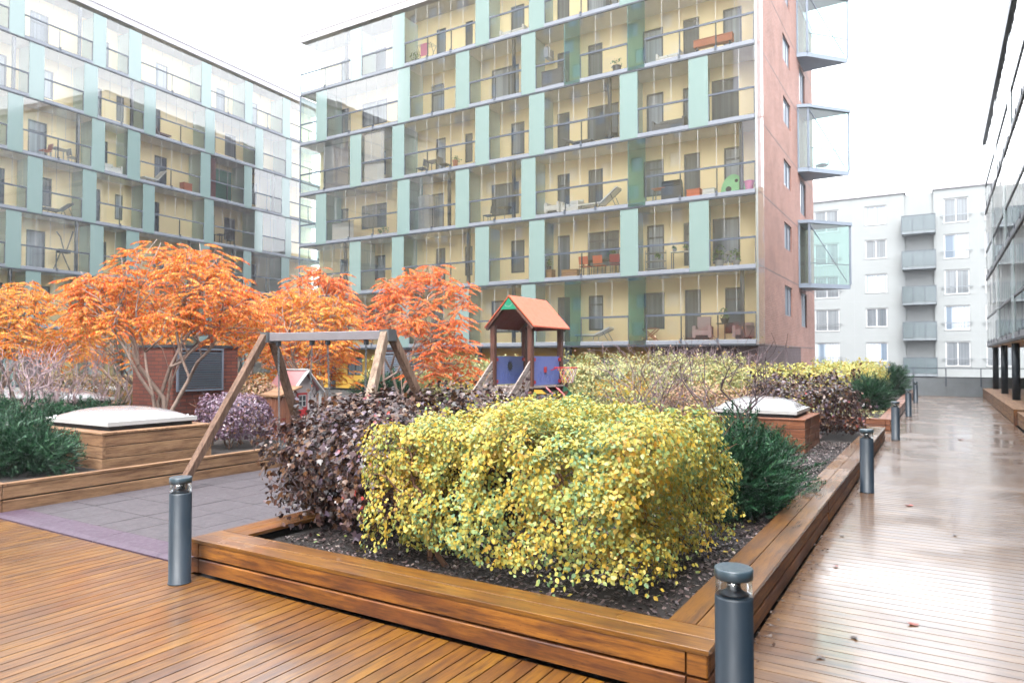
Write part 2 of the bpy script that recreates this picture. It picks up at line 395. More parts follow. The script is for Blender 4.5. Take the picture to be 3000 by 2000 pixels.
M['sumac'] = leafmat('orange sumac leaflets', [(0, WS(218, 86, 40)), (.25, WS(240, 116, 46)), (.55, WS(248, 144, 56)), (.82, WS(244, 172, 74)), (1, WS(214, 184, 100))], .5, .45, .28, .9, .25)
M['sumac_red'] = leafmat('coral sumac leaflets', [(0, WS(226, 90, 52)), (.3, WS(242, 114, 58)), (.65, WS(248, 140, 68)), (1, WS(240, 174, 92))], .5, .45, .28, .9, .25)
M['sumac_gold'] = leafmat('golden sumac leaflets', [(0, WS(232, 110, 46)), (.4, WS(244, 144, 54)), (.75, WS(240, 172, 66)), (1, WS(212, 188, 96))], .5, .45, .28, .9, .25)
M['mulch'] = leafmat('bark chips', [(0, W4(36, 27, 27)), (.5, W4(68, 50, 50)), (.8, W4(100, 78, 78)), (.95, W4(140, 120, 114)), (1, W4(186, 174, 166))], .45, 0, .28, .5, .6)
M['fallen'] = leafmat('fallen leaf', [(0, W4(196, 110, 60)), (.5, W4(176, 72, 48)), (1, W4(120, 84, 58))], .4, .1, 0, 1)
M['fallen_red'] = leafmat('fallen red leaf', [(0, W4(214, 70, 56)), (1, W4(220, 90, 60))], .4, .1, 0, 1)
M['fallen_brown'] = leafmat('fallen brown leaf', [(0, W4(92, 66, 52)), (1, W4(80, 60, 50))], .4, .1, 0, 1)

# ------------------------------------------------------------------ ground, decks, mat
def sheet(name, x0, x1, y0, y1, z, mat):
    return tag(MB().quad((x0, y0, z), (x1, y0, z), (x1, y1, z), (x0, y1, z)).build(name, mat), kind='structure')

sheet('ground', -140, 140, -140, 140, -.12, M['ground'])
sheet('deck_gap_shade', -16.2, 1.7, -4, 37.38, -.06, M['black'])  # black sheet added to stand for the shade in the board gaps
rnd = random.Random(4)
b = MB()
x = -16.0
while x < -.985:                                       # boards that run away from the camera
    b.board(x, min(x + .093, -.985), -4, 3.44 if x > -5.14 else 3.545, -.032, 0, .0004, 'y'); x += .102
tag(b.build('plaza_deck', M['deck_y']), kind='structure')
b = MB()
y = -4.0
while y < 37.36:                                       # boards across the walkway
    b.board(-.98, 1.62, y, y + .109, -.032, 0, .0004, 'x'); y += .118
tag(b.build('walkway_deck', M['deck_x']), kind='structure')
b = MB()
y = 16.65
while y < 18.75:
    b.board(-9, -.984, y, y + .112, -.032, 0, .003, 'x'); y += .118
tag(b.build('side_path_deck', M['deck_x']), kind='structure')

b = MB()                                               # rubber play surface, tile by tile
y = 3.86
while y < 16.6:
    x = -8.72
    while x < -5.16:
        b.board(x, min(x + .491, -5.16), y, y + .491, -.03, .028 + rnd.uniform(0, .004), .004, 'x'); x += .5
    y += .5
b.box(-16, -8.72, 9.0, 16.6, -.03, .02)
b.mi = 1
x = -8.72
while x < -5.17:                                       # ramped border
    x1 = min(x + .992, -5.16)
    b.add([(x, 3.55, -.03), (x1, 3.55, -.03), (x1, 3.55, .012), (x, 3.55, .012), (x, 3.6, .03), (x1, 3.6, .03), (x1, 3.855, .03), (x, 3.855, .03)],
          [(0, 1, 2, 3), (3, 2, 5, 4), (4, 5, 6, 7)]); x += 1.0
b.build('play_mat', [M['rubber'], M['rubber_edge']])
tag(bpy.data.objects['play_mat'], kind='structure')
sheet('garden_soil', -34, -8.9, 8.9, 28.0, -.02, M['soil'])

# ------------------------------------------------------------------ planters
def planter(name, label, x0, x1, y0, y1, h, planks, rimw, rims, mats, soil_z, cat='planter', sides='FRBL'):
    """rectangular bed of stacked planks with a two board rim; rims/sides name the edges that get one"""
    sx, sy, rx, ry, soil = mats
    t = thing(name, label, cat, (x0, y0, 0))
    w, d = x1 - x0, y1 - y0
    ph = (h - .028) / planks
    for sname, along in (('F', 'x'), ('R', 'y'), ('B', 'x'), ('L', 'y')):
        if sname not in sides: continue
        p = MB()
        for i in range(planks):
            z0, z1 = .012 + i * ph, (i + 1) * ph - .003
            L = w if along == 'x' else d
            nb = max(1, round(L / 4.2)); cuts = [L * k / nb for k in range(nb + 1)]
            for a, c in zip(cuts, cuts[1:]):
                if sname == 'F': p.board(a + .003 + (.11 if a == 0 else 0), c - .003 - (.11 if c == L else 0), 0, .045, z0, z1, .006, 'x')
                if sname == 'B': p.board(a + .003 + (.11 if a == 0 else 0), c - .003 - (.11 if c == L else 0), d - .045, d, z0, z1, .006, 'x')
                if sname == 'R': p.board(w - .045, w, a + .05, c - .05 if c == L else c - .003, z0, z1, .006, 'y')
                if sname == 'L': p.board(0, .045, a + .05, c - .05 if c == L else c - .003, z0, z1, .006, 'y')
        p.build('side_panel', sx if along == 'x' else sy, t)
    for cx, cy in ((0, 0), (w, 0), (0, d), (w, d)):
        p = MB()
        for i in range(planks):
            a = 0 if cx == 0 else cx - .105
            p.board(a, a + .105, cy - (.045 if cy else 0) - .001, cy + (0 if cy else .045) + .001, .012 + i * ph, (i + 1) * ph - .003, .006, 'z')
        p.build('corner_block', sx, t)
    o = .008; bw = rimw / 2
    for sname in rims:
        p = MB()
        for k in range(2):
            i0, i1 = k * bw + .003, (k + 1) * bw - .003
            L = w if sname in 'FB' else d
            nb = max(1, round(L / 3.4)); cuts = [L * q / nb for q in range(nb + 1)]
            for a, c in zip(cuts, cuts[1:]):
                a2 = a - o if a == 0 else a + .002; c2 = c + o if c == L else c - .002
                if sname == 'F': p.board(a2, c2, i0 - o, i1 - o, h - .028, h, .0018, 'x')
                if sname == 'B': p.board(a2, c2, d + o - i1, d + o - i0, h - .028, h, .0018, 'x')
                ya = a2 if a else rimw - o + .002; yb = c2 if c < L else d - rimw + o - .002
                if sname == 'R': p.board(w + o - i1, w + o - i0, ya, yb, h - .028, h, .0018, 'y')
                if sname == 'L': p.board(i0 - o, i1 - o, ya, yb, h - .028, h, .0018, 'y')
        p.build('rim', rx if sname in 'FB' else ry, t)
    n = 24
    p = MB()
    rr = random.Random(int(w * 100))
    gx, gy = max(2, int(w / .35)), max(2, int(d / .35))
    hz = [[soil_z + .018 * mnoise.noise(Vector((i * .45, j * .45, w))) for j in range(gy + 1)] for i in range(gx + 1)]
    vs = [(.05 + (w - .1) * i / gx, .05 + (d - .1) * j / gy, hz[i][j]) for i in range(gx + 1) for j in range(gy + 1)]
    p.add(vs, [(i * (gy + 1) + j, (i + 1) * (gy + 1) + j, (i + 1) * (gy + 1) + j + 1, i * (gy + 1) + j + 1) for i in range(gx) for j in range(gy)])
    p.build('soil', soil, t, True)
    return t

wet = (M['side_x'], M['side_y'], M['rim_x'], M['rim_y'], M['soil'])
dry = (M['dry_x'], M['dry_y'], M['dry_x'], M['dry_y'], M['soil'])
red = (M['red_x'], M['red_y'], M['red_x'], M['red_y'], M['soil'])
planter('wooden_planter', 'low brown planter of wet boards in the foreground holding the large yellow hedge', -5.12, -.99, 3.46, 16.6, .27, 2, .31, 'FRBL', wet, .165)
planter('wooden_planter', 'long pale wooden planter beside the rubber play mat, holding the skylight box', -24, -8.73, 3.6, 8.9, .335, 2, .1, 'RFB', dry, .28)
planter('wooden_planter', 'far reddish wooden planter with junipers along the walkway, behind the foreground bed', -6, -1.0, 18.75, 37.2, .27, 2, .26, 'FRL', red, .2)

# bark mulch over the foreground bed
rng = np.random.default_rng(5)
def chips(name, x0, x1, y0, y1, z, n, s0, s1, mat, kind='stuff'):
    T = np.stack([rng.uniform(x0, x1, n), rng.uniform(y0, y1, n), z + rng.uniform(.0, .03, n)], 1)
    a = rng.uniform(0, 2 * np.pi, n)
    D = np.stack([np.cos(a), np.sin(a), rng.normal(0, .3, n)], 1)
    N_ = np.stack([rng.normal(0, .45, n), rng.normal(0, .45, n), np.ones(n)], 1)
    tv = [(-.3, 0, 0), (.3, .05, 0), (.26, 1, .06), (-.24, .93, .05)]
    o = scatter(name, tv, [(0, 1, 2, 3)], frames(D, N_), T, rng.uniform(s0, s1, n), mat)
    return tag(o, kind=kind)
chips('bark_mulch', -4.75, -1.31, 3.78, 14.0, .165, 42000, .01, .036, M['mulch'])
chips('fallen_leaf_litter', -4.7, -1.35, 3.8, 9.5, .178, 420, .018, .042, M['leaf_yellow'])
chips('deck_debris', -.985, -.86, 3.4, 16.5, .0, 420, .008, .03, M['fallen_brown'])
chips('fallen_leaf_litter', -6, -1.3, 19.1, 24, .2, 1500, .04, .09, M['leaf_far'])

# ------------------------------------------------------------------ skylights on plank boxes
def skylight(label_box, label_dome, x0, x1, y0, y1, z0, z1, planks, mats, dome_h=.3, inset=.22):
    w, d = x1 - x0, y1 - y0
    t = thing('plank_box', label_box, 'planked box', (x0, y0, 0))
    ph = (z1 - .03 - z0) / planks
    for sname in 'FRBL':
        p = MB()
        for i in range(planks):
            a, c = z0 + i * ph + .004, z0 + (i + 1) * ph - .004
            if sname == 'F': p.board(0, w, 0, .04, a, c, .005, 'x')
            if sname == 'B': p.board(0, w, d - .04, d, a, c, .005, 'x')
            if sname == 'R': p.board(w - .04, w, .042, d - .042, a, c, .005, 'y')
            if sname == 'L': p.board(0, .04, .042, d - .042, a, c, .005, 'y')
        p.build('side_panel', mats[0] if sname in 'FB' else mats[1], t)
    MB().box(.045, w - .045, .045, d - .045, z0, z1 - .035).build('inner_lining', M['dark'], t)
    p = MB()
    e = .01
    for a0, a1, b0, b1, al in ((-e, w + e, -e, inset - .04, 'x'), (-e, w + e, d - inset + .04, d + e, 'x'), (-e, inset - .04, inset - .037, d - inset + .037, 'y'), (w - inset + .04, w + e, inset - .037, d - inset + .037, 'y')):
        p.board(a0, a1, b0, b1, z1 - .03, z1, .005, al)
    p.build('top_board', mats[0], t)
    s = thing('skylight_dome', label_dome, 'skylight', (x0 + w / 2, y0 + d / 2, z1))
    hw, hd = w / 2 - inset, d / 2 - inset
    MB().box(-hw - .03, hw + .03, -hd - .03, hd + .03, -.04, .055).build('kerb_frame', M['dark'], s)
    f = MB()
    for a0, a1, b0, b1 in ((-hw - .08, hw + .08, -hd - .08, -hd + .05), (-hw - .08, hw + .08, hd - .05, hd + .08), (-hw - .08, -hw + .05, -hd + .05, hd - .05), (hw - .05, hw + .08, -hd + .05, hd - .05)):
        f.box(a0, a1, b0, b1, .058, .115)
    for k in range(-3, 4):
        for sy in (-1, 1):
            f.lathe([(.014, 0), (.014, .02), (.008, .028)], 8, (k * hw / 3.2, sy * (hd + .015), .115)); f.lathe([(.014, 0), (.014, .02), (.008, .028)], 8, (sy * (hw + .015), k * hd / 3.2, .115))
    f.build('rim_frame', M['white'], s)
    n = 20
    vs = []
    for i in range(n + 1):
        for j in range(n + 1):
            u, v = 2 * i / n - 1, 2 * j / n - 1
            q = (1 - abs(u) ** 2.6) * (1 - abs(v) ** 2.6)
            vs.append((u * (hw + .03), v * (hd + .03), .116 + dome_h * q ** .62))
    MB().add(vs, [(i * (n + 1) + j, (i + 1) * (n + 1) + j, (i + 1) * (n + 1) + j + 1, i * (n + 1) + j + 1) for i in range(n) for j in range(n)]).build('dome', M['dome'], s, True)

skylight('pale plank box in the left planter carrying the large milky dome', 'large milky skylight dome on the plank box in the left planter', -11.05, -9.14, 4.93, 6.5, .26, .75, 3, (M['dry_x'], M['dry_y']), .15, .22)
skylight('brown plank box behind bare twigs at the far left edge', 'white skylight dome on the brown box behind bare twigs at the far left', -19.3, -15.2, 7.2, 8.7, .26, .74, 3, (M['dry_x'], M['dry_y']), .22, .24)
skylight('reddish plank box between juniper and purple shrub near the walkway', 'white skylight dome on the reddish box near the walkway', -3.55, -1.86, 12.1, 13.7, .15, .72, 4, (M['red_x'], M['red_y']), .2, .22)

# ------------------------------------------------------------------ bollard lights
def bollard(label, loc):
    t = thing('bollard_light', label, 'bollard light', loc, 0, 'bollard lights along the decking')
    r = .08
    MB().lathe([(r + .004, 0), (r + .004, .008), (r, .01), (r, .676), (r - .006, .684), (r - .022, .686), (.03, .7)], 40).build('post', M['bollard'], t, False)
    for p_ in t.children:
        for f in p_.data.polygons: f.use_smooth = len(f.vertices) == 4 and abs(f.normal.z) < .5
    MB().lathe([(r - .003, .682), (r - .003, .756)], 40).build('clear_ring', M['ring'], t, True)
    MB().lathe([(.062, .688), (.05, .694), (.03, .71), (.028, .735), (.04, .748), (.07, .753)], 32).build('reflector_cone', M['bollard'], t, True)
    c = MB().lathe([(r - .001, .756), (r + .001, .758), (r + .001, .796), (r - .003, .8)], 40).build('cap', M['bollard_cap'], t)
    for f in c.data.polygons: f.use_smooth = len(f.vertices) == 4 and abs(f.normal.z) < .5
    return t
M['ring'] = glass('clear acrylic ring', (.8, .83, .84, 1), .02, .5, 1.4)
b0 = bollard('largest dark blue-grey bollard light, in the foreground at the planter corner', (-.77, 3.1, 0))
for loc, lab in (((-4.95, 3.26, 0), 'blue-grey bollard light at the left end of the planter front, by the rubber mat'),
                 ((-.805, 10.0, 0), 'bollard light beside the walkway rim, second from the camera along the walkway'),
                 ((-.80, 16.75, 0), 'bollard light at the gap between the two planters beside the walkway'),
                 ((-.79, 23.6, 0), 'bollard light next to the small far juniper, second from the far end'),
                 ((-.80, 31.4, 0), 'farthest and smallest bollard light, close to the concrete wall')):
    copy_thing(b0, loc, 0, lab)

# ------------------------------------------------------------------ bench along the right building
t = thing('wooden_bench', 'long low wooden bench terrace under the columns on the right edge', 'bench', (1.62, 0, 0))
p = MB()
for i in range(2):
    for a, c in ((22.05, 29.6), (29.61, 37.2)): p.board(0, .045, a, c, .012 + i * .186, .186 + i * .186, .005, 'y')
    p.board(.05, 2.6, 22.0, 22.045, .012 + i * .186, .186 + i * .186, .005, 'x')
p.build('front_panel', M['dry_y'], t)
p = MB()
for k in range(14):
    p.board(-.01 + k * .19, .176 + k * .19, 21.99, 37.2, .372, .4, .004, 'y')
p.build('seat_boards', M['grey_seat'] if 'grey_seat' in M else M['dry_y'], t)
p = MB()
for q in (21.96,): p.board(-.02, .06, q - .06, q + .03, .0, .405, .006, 'z')
p.build('corner_post', M['side_y'], t)
t = thing('wooden_bench', 'nearer wooden bench step cut off by the right edge of the photo', 'bench', (1.68, 0, 0))
p = MB()
for i in range(2): p.board(0, .045, 12, 21.85, .012 + i * .16, .16 + i * .16, .005, 'y')
p.build('front_panel', M['dry_y'], t)
p = MB()
for k in range(10): p.board(-.01 + k * .19, .176 + k * .19, 12, 21.85, .322, .35, .004, 'y')
p.build('seat_boards', M['dry_y'], t)

# ------------------------------------------------------------------ end wall with rail
t = thing('concrete_wall', 'grey stained concrete wall closing the far end of the walkway', 'wall', (0, 37.4, 0))
MB().box(-6.1, 5.2, 0, .16, -.3, .84).build('wall_body', M['concrete'], t)
p = MB()
for xx in (-4.9, -1.04, 2.9): p.box(xx - .006, xx + .006, -.004, .0, 0, .84)
p.box(-6.1, 5.2, -.012, .172, .84, .865)
p.build('coping', M['dark'], t)
t = thing('guard_rail', 'thin dark steel guard rail on the concrete end wall', 'railing', (0, 37.4, 0))
MB().box(-6.1, 5.2, -.06, -.015, 1.24, 1.28).build('handrail', M['anthracite'], t)
for xx in (-4.9, -3.6, -2.3, -1.04, .25, 1.57, 2.89, 4.2):
    MB().box(xx - .02, xx + .02, -.06, -.02, .5, 1.24).box(xx - .03, xx + .03, -.035, -.013, .45, .8).build('post', M['anthracite'], t)

# ------------------------------------------------------------------ glazed balcony facades
def window(parent, O, U, V, N, w, h, mull=(), frame='anthracite', pane='pane', fw=.06, inset=.06, sill=False, name='window', rail=None):
    O, U, V, N = Vector(O), Vector(U), Vector(V), Vector(N)
    f = MB()
    def bar(u0, u1, v0, v1, d0=0., d1=.05):
        c = [O + U * a + V * b_ + N * d for d in (d0, d1) for a, b_ in ((u0, v0), (u1, v0), (u1, v1), (u0, v1))]
        f.add(c, [(0, 3, 2, 1), (4, 5, 6, 7), (0, 1, 5, 4), (1, 2, 6, 5), (2, 3, 7, 6), (3, 0, 4, 7)])
    bar(0, fw, 0, h); bar(w - fw, w, 0, h); bar(fw, w - fw, 0, fw); bar(fw, w - fw, h - fw, h)
    for m in mull: bar(m - fw / 2, m + fw / 2, fw, h - fw, 0, .046)
    if rail: bar(fw, w - fw, rail - fw / 2, rail + fw / 2, 0, .044)
    if sill: bar(-.05, w + .05, -.05, -.003, 0, .12)
    fo = f.build(name, M[frame], parent)
    c = O + N * .018
    MB().quad(c + U * fw + V * fw, c + U * (w - fw) + V * fw, c + U * (w - fw) + V * (h - fw), c + U * fw + V * (h - fw)).build('pane', M[pane], fo)
    return fo

def facade(root, L, floors, panels, wins, depth=1.55, col=None, u0=0., rail_h=1.06, endglass=False, wallmat='yellow', seed=1):
    rr = random.Random(seed)
    # back wall with openings
    zb, zt = floors[0][0], floors[-1][1]
    holes = []
    for k, (z0, z1) in enumerate(floors):
        for a, c, lo, hi in wins[k]: holes.append((a - u0, c - u0, z0 - zb + lo, z0 - zb + hi))
    MB().holed((u0, depth, zb), (1, 0, 0), (0, 0, 1), (0, -1, 0), L - u0, zt - zb, holes, .12).build('wall', M[wallmat], root)
    for k, (z0, z1) in enumerate(floors):
        for a, c, lo, hi in wins[k]:
            w = c - a
            window(root, (a, depth + .1, z0 + lo), (1, 0, 0), (0, 0, 1), (0, -1, 0), w, hi - lo, (w * .62,) if w > 1.4 else (), 'anthracite', rr.choice(['pane', 'pane', 'pane_dark', 'pane_white', 'pane_white']), .085, rail=(hi - lo) * .74 if rr.random() < .3 else None)
        pn = sorted(panels[k])
        for a, c, kind in pn:
            MB().box(a, c, -.03, .0, z0 - .175, z1 - .252).build('facade_panel', M['mint' if kind == 'm' else 'tint'], root)
            m_ = (a + c) / 2
            if kind == 'm': MB().box(m_ - .05, m_ + .05, .06, depth - .003, z0 + .003, z1 - .22).build('partition', M['frost'], root)
        edges = [u0] + [e for a, c, _ in pn for e in (a, c)] + [L]
        mids = [u0] + [(a + c) / 2 for a, c, _ in pn] + [L]
        for i in range(len(mids) - 1):
            a, c = edges[2 * i], edges[2 * i + 1]
            if c - a < .05: continue
            sl = MB().box(mids[i], mids[i + 1] - .002, .012, depth - .004, z0 - .2, z0)
            sl.mi = 1; sl.box(a, c, -.045, .01, z0 - .17, z0 - .01)
            sl.mi = 2; sl.box(mids[i], mids[i + 1] - .002, -.05, .009, z0 - .25, z0 - .172)  # dark strip drawn as the shadow line under the slab edge
            sl = sl.build('balcony', [M['slab'], M['fascia'], M['dark']], root)
            zr = z0 + rail_h
            r = MB().box(a, c, -.035, .015, zr - .04, zr + .04)
            nb = max(1, round((c - a) / 1.75))
            for q in range(1, nb):
                xx = a + (c - a) * q / nb
                r.box(xx - .022, xx + .022, .004, .05, z0 + .02, zr - .05); r.box(xx - .05, xx + .05, -.068, -.046, z0 - .12, z0 + .06)
            r.box(a, a + .03, -.012, .04, z0 + .02, zr - .05); r.box(c - .03, c, -.012, .04, z0 + .02, zr - .05)
            r.build('railing', M['anthracite'], sl)
            MB().quad((a, -.006, z0 + .02), (c, -.006, z0 + .02), (c, -.006, zr - .046), (a, -.006, zr - .046)).build('guard_glass', M['guard'], sl)
            g = MB(); np_ = max(1, round((c - a) / .72))
            for q in range(np_):
                e0, e1 = a + (c - a) * q / np_ + .004, a + (c - a) * (q + 1) / np_ - .004
                dy = rr.uniform(-.0025, .0025)
                g.quad((e0, -.02 - dy, zr + .046), (e1, -.02 + dy, zr + .046), (e1, -.02 + dy, z1 - .25), (e0, -.02 - dy, z1 - .25))
            g.mi = 1
            for q in range(1, np_): e0 = a + (c - a) * q / np_; g.box(e0 - .005, e0 + .005, -.026, -.014, zr + .05, z1 - .252)
            g.build('glazing', [M['glass'], M['white']], sl)
            if c - a > 2.6 and rr.random() < .5:
                xx = c - .6
                MB().box(xx - .07, xx + .07, .2, .34, z0 + .001, z1 - .201).build('column', M['anthracite'], sl)
    return root

# --- middle building: glazed front 26 m long, brick flank
BX, BY, BL = -32.2, 28.65, 26.07
lev = [2.47 + 3 * k for k in range(7)]
ev = [(-28.15, -27.3), (-25.04, -24.21), (-19.62, -18.8), (-16.52, -15.69), (-11.9, -11.07), (-8.82, -8.0)]
od = [(-30.86, -30.0), (-24.66, -23.83), (-20.83, -19.99), (-16.95, -16.17)]
od_t = [(-11.53, -10.73)]
we = [(-30.5, -29.8, .05, 2.15), (-28.7, -26.9, .75, 2.15), (-23.29, -22.64, .05, 2.2), (-21.36, -20.87, .6, 2.15), (-19.99, -19.48, .6, 2.15), (-18.5, -17.7, .55, 2.2), (-15.84, -15.16, .05, 2.2), (-14.22, -12.61, .55, 2.2), (-11.26, -10.45, .05, 2.25), (-9.56, -9.1, .3, 2.2), (-8.29, -7.13, .3, 2.25)]
wo = [(-30.53, -29.81, .05, 2.15), (-28.77, -26.82, .75, 2.15), (-23.64, -22.74, .05, 2.2), (-21.24, -20.67, .6, 2.15), (-19.69, -18.02, .55, 2.2), (-15.84, -15.16, .05, 2.2), (-14.18, -13.42, .55, 2.2), (-11.42, -10.45, .55, 2.2), (-9.53, -8.81, .05, 2.25), (-7.78, -6.99, .3, 2.25)]
fl, pan, win = [], [], []
for k in range(6):
    fl.append((lev[k], lev[k + 1]))
    odd = k % 2 == 0
    pp = [(a - BX, c - BX, 'm') for a, c in (od if odd else ev)]
    if odd:
        pp += [(a - BX, c - BX, 't') for a, c in od_t]
        if k in (0, 4): pp.append((-14.64 - BX, -13.84 - BX, 't'))
    pan.append(pp)
    win.append([(a - BX, c - BX, lo, hi) for a, c, lo, hi in (wo if odd else we)])
mb = thing('apartment_building', 'tall apartment block with glazed balconies and a pink brick flank in the middle', 'building', (BX, BY, 0))
facade(mb, BL - .02, fl, pan, win, 1.55, seed=3)
top = lev[-1]
p = MB().box(-.03, BL + .03, -.05, 15.02, top - .02, top + .34)
p.mi = 1; p.box(-.05, BL + .05, -.07, 15.04, top + .345, top + .42); p.build('roof', [M['roof'], M['roof']], mb)
MB().box(0, BL - .35, 2.0, 14.8, .0, top - .03).build('core', M['brick_dark'], mb)
# ends of the glazed front
for q, nm in ((BL - .02, 'end_panel'),):
    for k in range(6):
        MB().box(q, q + .32, -.04, .0, lev[k] - .18, lev[k + 1] - .22).build(nm, M['guard'], mb)
g = MB()
for k in range(6): MB().box(-.03, .03, -.04, .02, lev[k] + .03, lev[k + 1] - .253).build('corner_post', M['louvre'], mb)
for k in range(6): g.quad((0, 0, lev[k] + .02), (0, 1.7, lev[k] + .02), (0, 1.7, lev[k + 1] - .25), (0, 0, lev[k + 1] - .25))
g.build('end_glazing', M['bay_glass'], mb)
# brick flank (normal +x)
holes = []
sidewin = []
for k in range(6):
    sidewin.append((5.95, 7.85, lev[k] + (1.25 if k == 0 else 1.42), lev[k] + 2.68))
    if k % 2 == 0: sidewin.append((10.5, 12.25, lev[k] + .9, lev[k] + 2.7))
zb = 2.25
MB().holed((BL + .001, .35, zb), (0, 1, 0), (0, 0, 1), (1, 0, 0), 14.65, top - zb, [(a - .35, c - .35, lo - zb, hi - zb) for a, c, lo, hi in sidewin], .14).build('brick_wall', M['brick_pink'], mb)
MB().quad((BL + .001, .001, zb), (BL + .001, .349, zb), (BL + .001, .349, top), (BL + .001, .001, top)).build('corner_strip', M['white'], mb)
for a, c, lo, hi in sidewin:
    window(mb, (BL - .12, a, lo), (0, 1, 0), (0, 0, 1), (1, 0, 0), c - a, hi - lo, ((c - a) * .62,), 'anthracite', 'pane', .07, sill=True)
p = MB()
for k in range(1, 6): p.box(BL + .0015, BL + .006, .35, 15, lev[k] - .02, lev[k] + .012)
p.box(BL + .0015, BL + .006, .35, 15, 2.27, 2.3)
p.build('wall_joint', M['dark'], mb)
# back wall of the flank end and ground storey
MB().quad((BL, 15, 0), (0, 15, 0), (0, 15, top), (BL, 15, top)).build('rear_wall', M['brick_pink'], mb)
gw = [(a, a + w, .75, 1.75) for a, w in ((13.2, .9), (15.6, 2.1), (18.6, 1.5), (3.0, 1.2), (6.4, 1.6), (9.6, 1.2))]
MB().holed((0, .9, 0), (1, 0, 0), (0, 0, 1), (0, -1, 0), 21.6, 2.22, gw, .12).build('ground_floor_wall', M['mustard'], mb)
for a, c, lo, hi in gw: window(mb, (a, 1.0, lo), (1, 0, 0), (0, 0, 1), (0, -1, 0), c - a, hi - lo, ((c - a) / 2,), 'dark', 'pane_dark', .06)
p = MB().box(21.6, BL - .01, .25, 1.1, 0, 2.22)
p.box(BL - .36, BL, 1.1, 10.2, 0, 2.24); p.build('dark_brick_base', M['brick_dark'], mb)
MB().box(BL - .36, BL - .001, 10.2, 15, 0, 2.25).build('brick_base', M['brick_pink'], mb)
for xx in (2.5, 7.6, 12.6, 17.6): MB().box(xx - .12, xx + .12, .15, .4, 0, 2.22).build('column', M['dark'], mb)
# wedge shaped bays on the flank
for k in (1, 3, 5):
    z0, z1 = lev[k] + .1, lev[k + 1] + .2
    n0, n1, f0, f1 = (BL, 9.75), (BL + .5, 9.95), (BL, 12.0), (BL + 2.2, 11.95)
    poly = [n0, n1, f1, f0]
    s = MB().prism([(x_, y_, z0 - .22) for x_, y_ in poly], (0, 0, .22)).build('bay_balcony', M['steelpaint'] if 'steelpaint' in M else M['louvre'], mb)
    MB().prism([(x_, y_, z1) for x_, y_ in [(BL, 9.65), (BL + .56, 9.85), (BL + 2.3, 11.9), (BL + 2.3, 12.05), (BL, 12.1)]], (0, 0, .16)).build('bay_roof', M['louvre'], s)
    fr = MB()
    for x_, y_ in (n1, f1): fr.box(x_ - .05, x_ + .05, y_ - .05, y_ + .05, z0, z1)
    fr.box(BL + .001, BL + .08, 9.75, 9.85, z0, z1)
    fr.tube([(n1[0] + .05, n1[1] + .02, z1 - .1), (f1[0] - .15, f1[1] - .1, z0 + .15)], .025, 6)
    fr.build('bay_frame', M['louvre'], s)
    r = MB()
    n = 14
    for q in range(n + 1):
        x_, y_ = n1[0] + (f1[0] - n1[0]) * q / n - .06, n1[1] + (f1[1] - n1[1]) * q / n + .04
        r.box(x_ - .008, x_ + .008, y_ - .008, y_ + .008, z0, z0 + 1.05)
    r.beam((n1[0] - .06, n1[1] + .04, z0 + 1.06), (f1[0] - .06, f1[1] + .04, z0 + 1.06), .05, .04)
    r.build('bay_railing', M['louvre'], s)
    g = MB()
    for a, c in ((n0, n1), (n1, f1), (f1, f0)): g.quad((*a, z0 + .01), (*c, z0 + .01), (*c, z1 - .01), (*a, z1 - .01))
    g.build('bay_glass', M['bay_glass'], s)

# --- left building
AL0 = -13.0
ma = thing('apartment_building', 'long apartment block with glazed balconies and mint panels on the left', 'building', (-40.55, 16.6, 0), rad(94.54))
alev = [.5 + 3.02 * k for k in range(8)]
ao = [(.27, 1.01), (4.63, 5.4), (6.79, 7.6), (11.91, 12.69), (15.54, 16.24), (19.12, 19.92)]
ae = [(1.26, 2.02), (4.15, 4.94), (7.82, 8.6), (12.23, 12.99), (16.52, 17.25), (19.5, 20.1)]
awo = [(2.1, 3.1, .05, 2.2), (5.9, 6.6, .6, 2.15), (9.7, 10.6, .05, 2.2), (14.4, 15.2, .05, 2.2), (17.0, 18.2, .6, 2.2)]
awe = [(.2, 1.0, .05, 2.2), (2.6, 3.4, .6, 2.2), (5.5, 6.2, .05, 2.2), (7.1, 7.6, .6, 2.15), (9.3, 10.1, .05, 2.2), (13.5, 14.4, .05, 2.2), (15.2, 16.2, .6, 2.2), (18.0, 18.8, .05, 2.2)]
fl, pan, win = [], [], []
for k in range(7):
    fl.append((alev[k], alev[k + 1]))
    odd = k % 2 == 0
    pp = [(a, c, 'm') for a, c in (ao if odd else ae)] + [(a - 13.4 if odd else a - 13.2, c - 13.4 if odd else c - 13.2, 'm') for a, c in (ao if odd else ae)[1:3]]
    pan.append(pp)
    win.append((awo if odd else awe) + [(-6, -5, .05, 2.2), (-11, -10, .6, 2.2)])
facade(ma, 24.0, fl, pan, win, 1.55, u0=AL0, seed=8)
p = MB().box(AL0 - .05, 24.08, -.08, 12, alev[-1] - .02, alev[-1] + .34)
p.mi = 1; p.box(AL0 - .08, 24.1, -.12, 12.1, alev[-1] + .345, alev[-1] + .42); p.build('roof', [M['roof'], M['roof']], ma)
MB().box(AL0, 24.0, 1.99, 11.9, -.1, alev[-1] - .03).build('core', M['cream'], ma)
MB().box(AL0, 24.0, .02, 1.8, -.1, .24).build('plinth', M['slab'], ma)

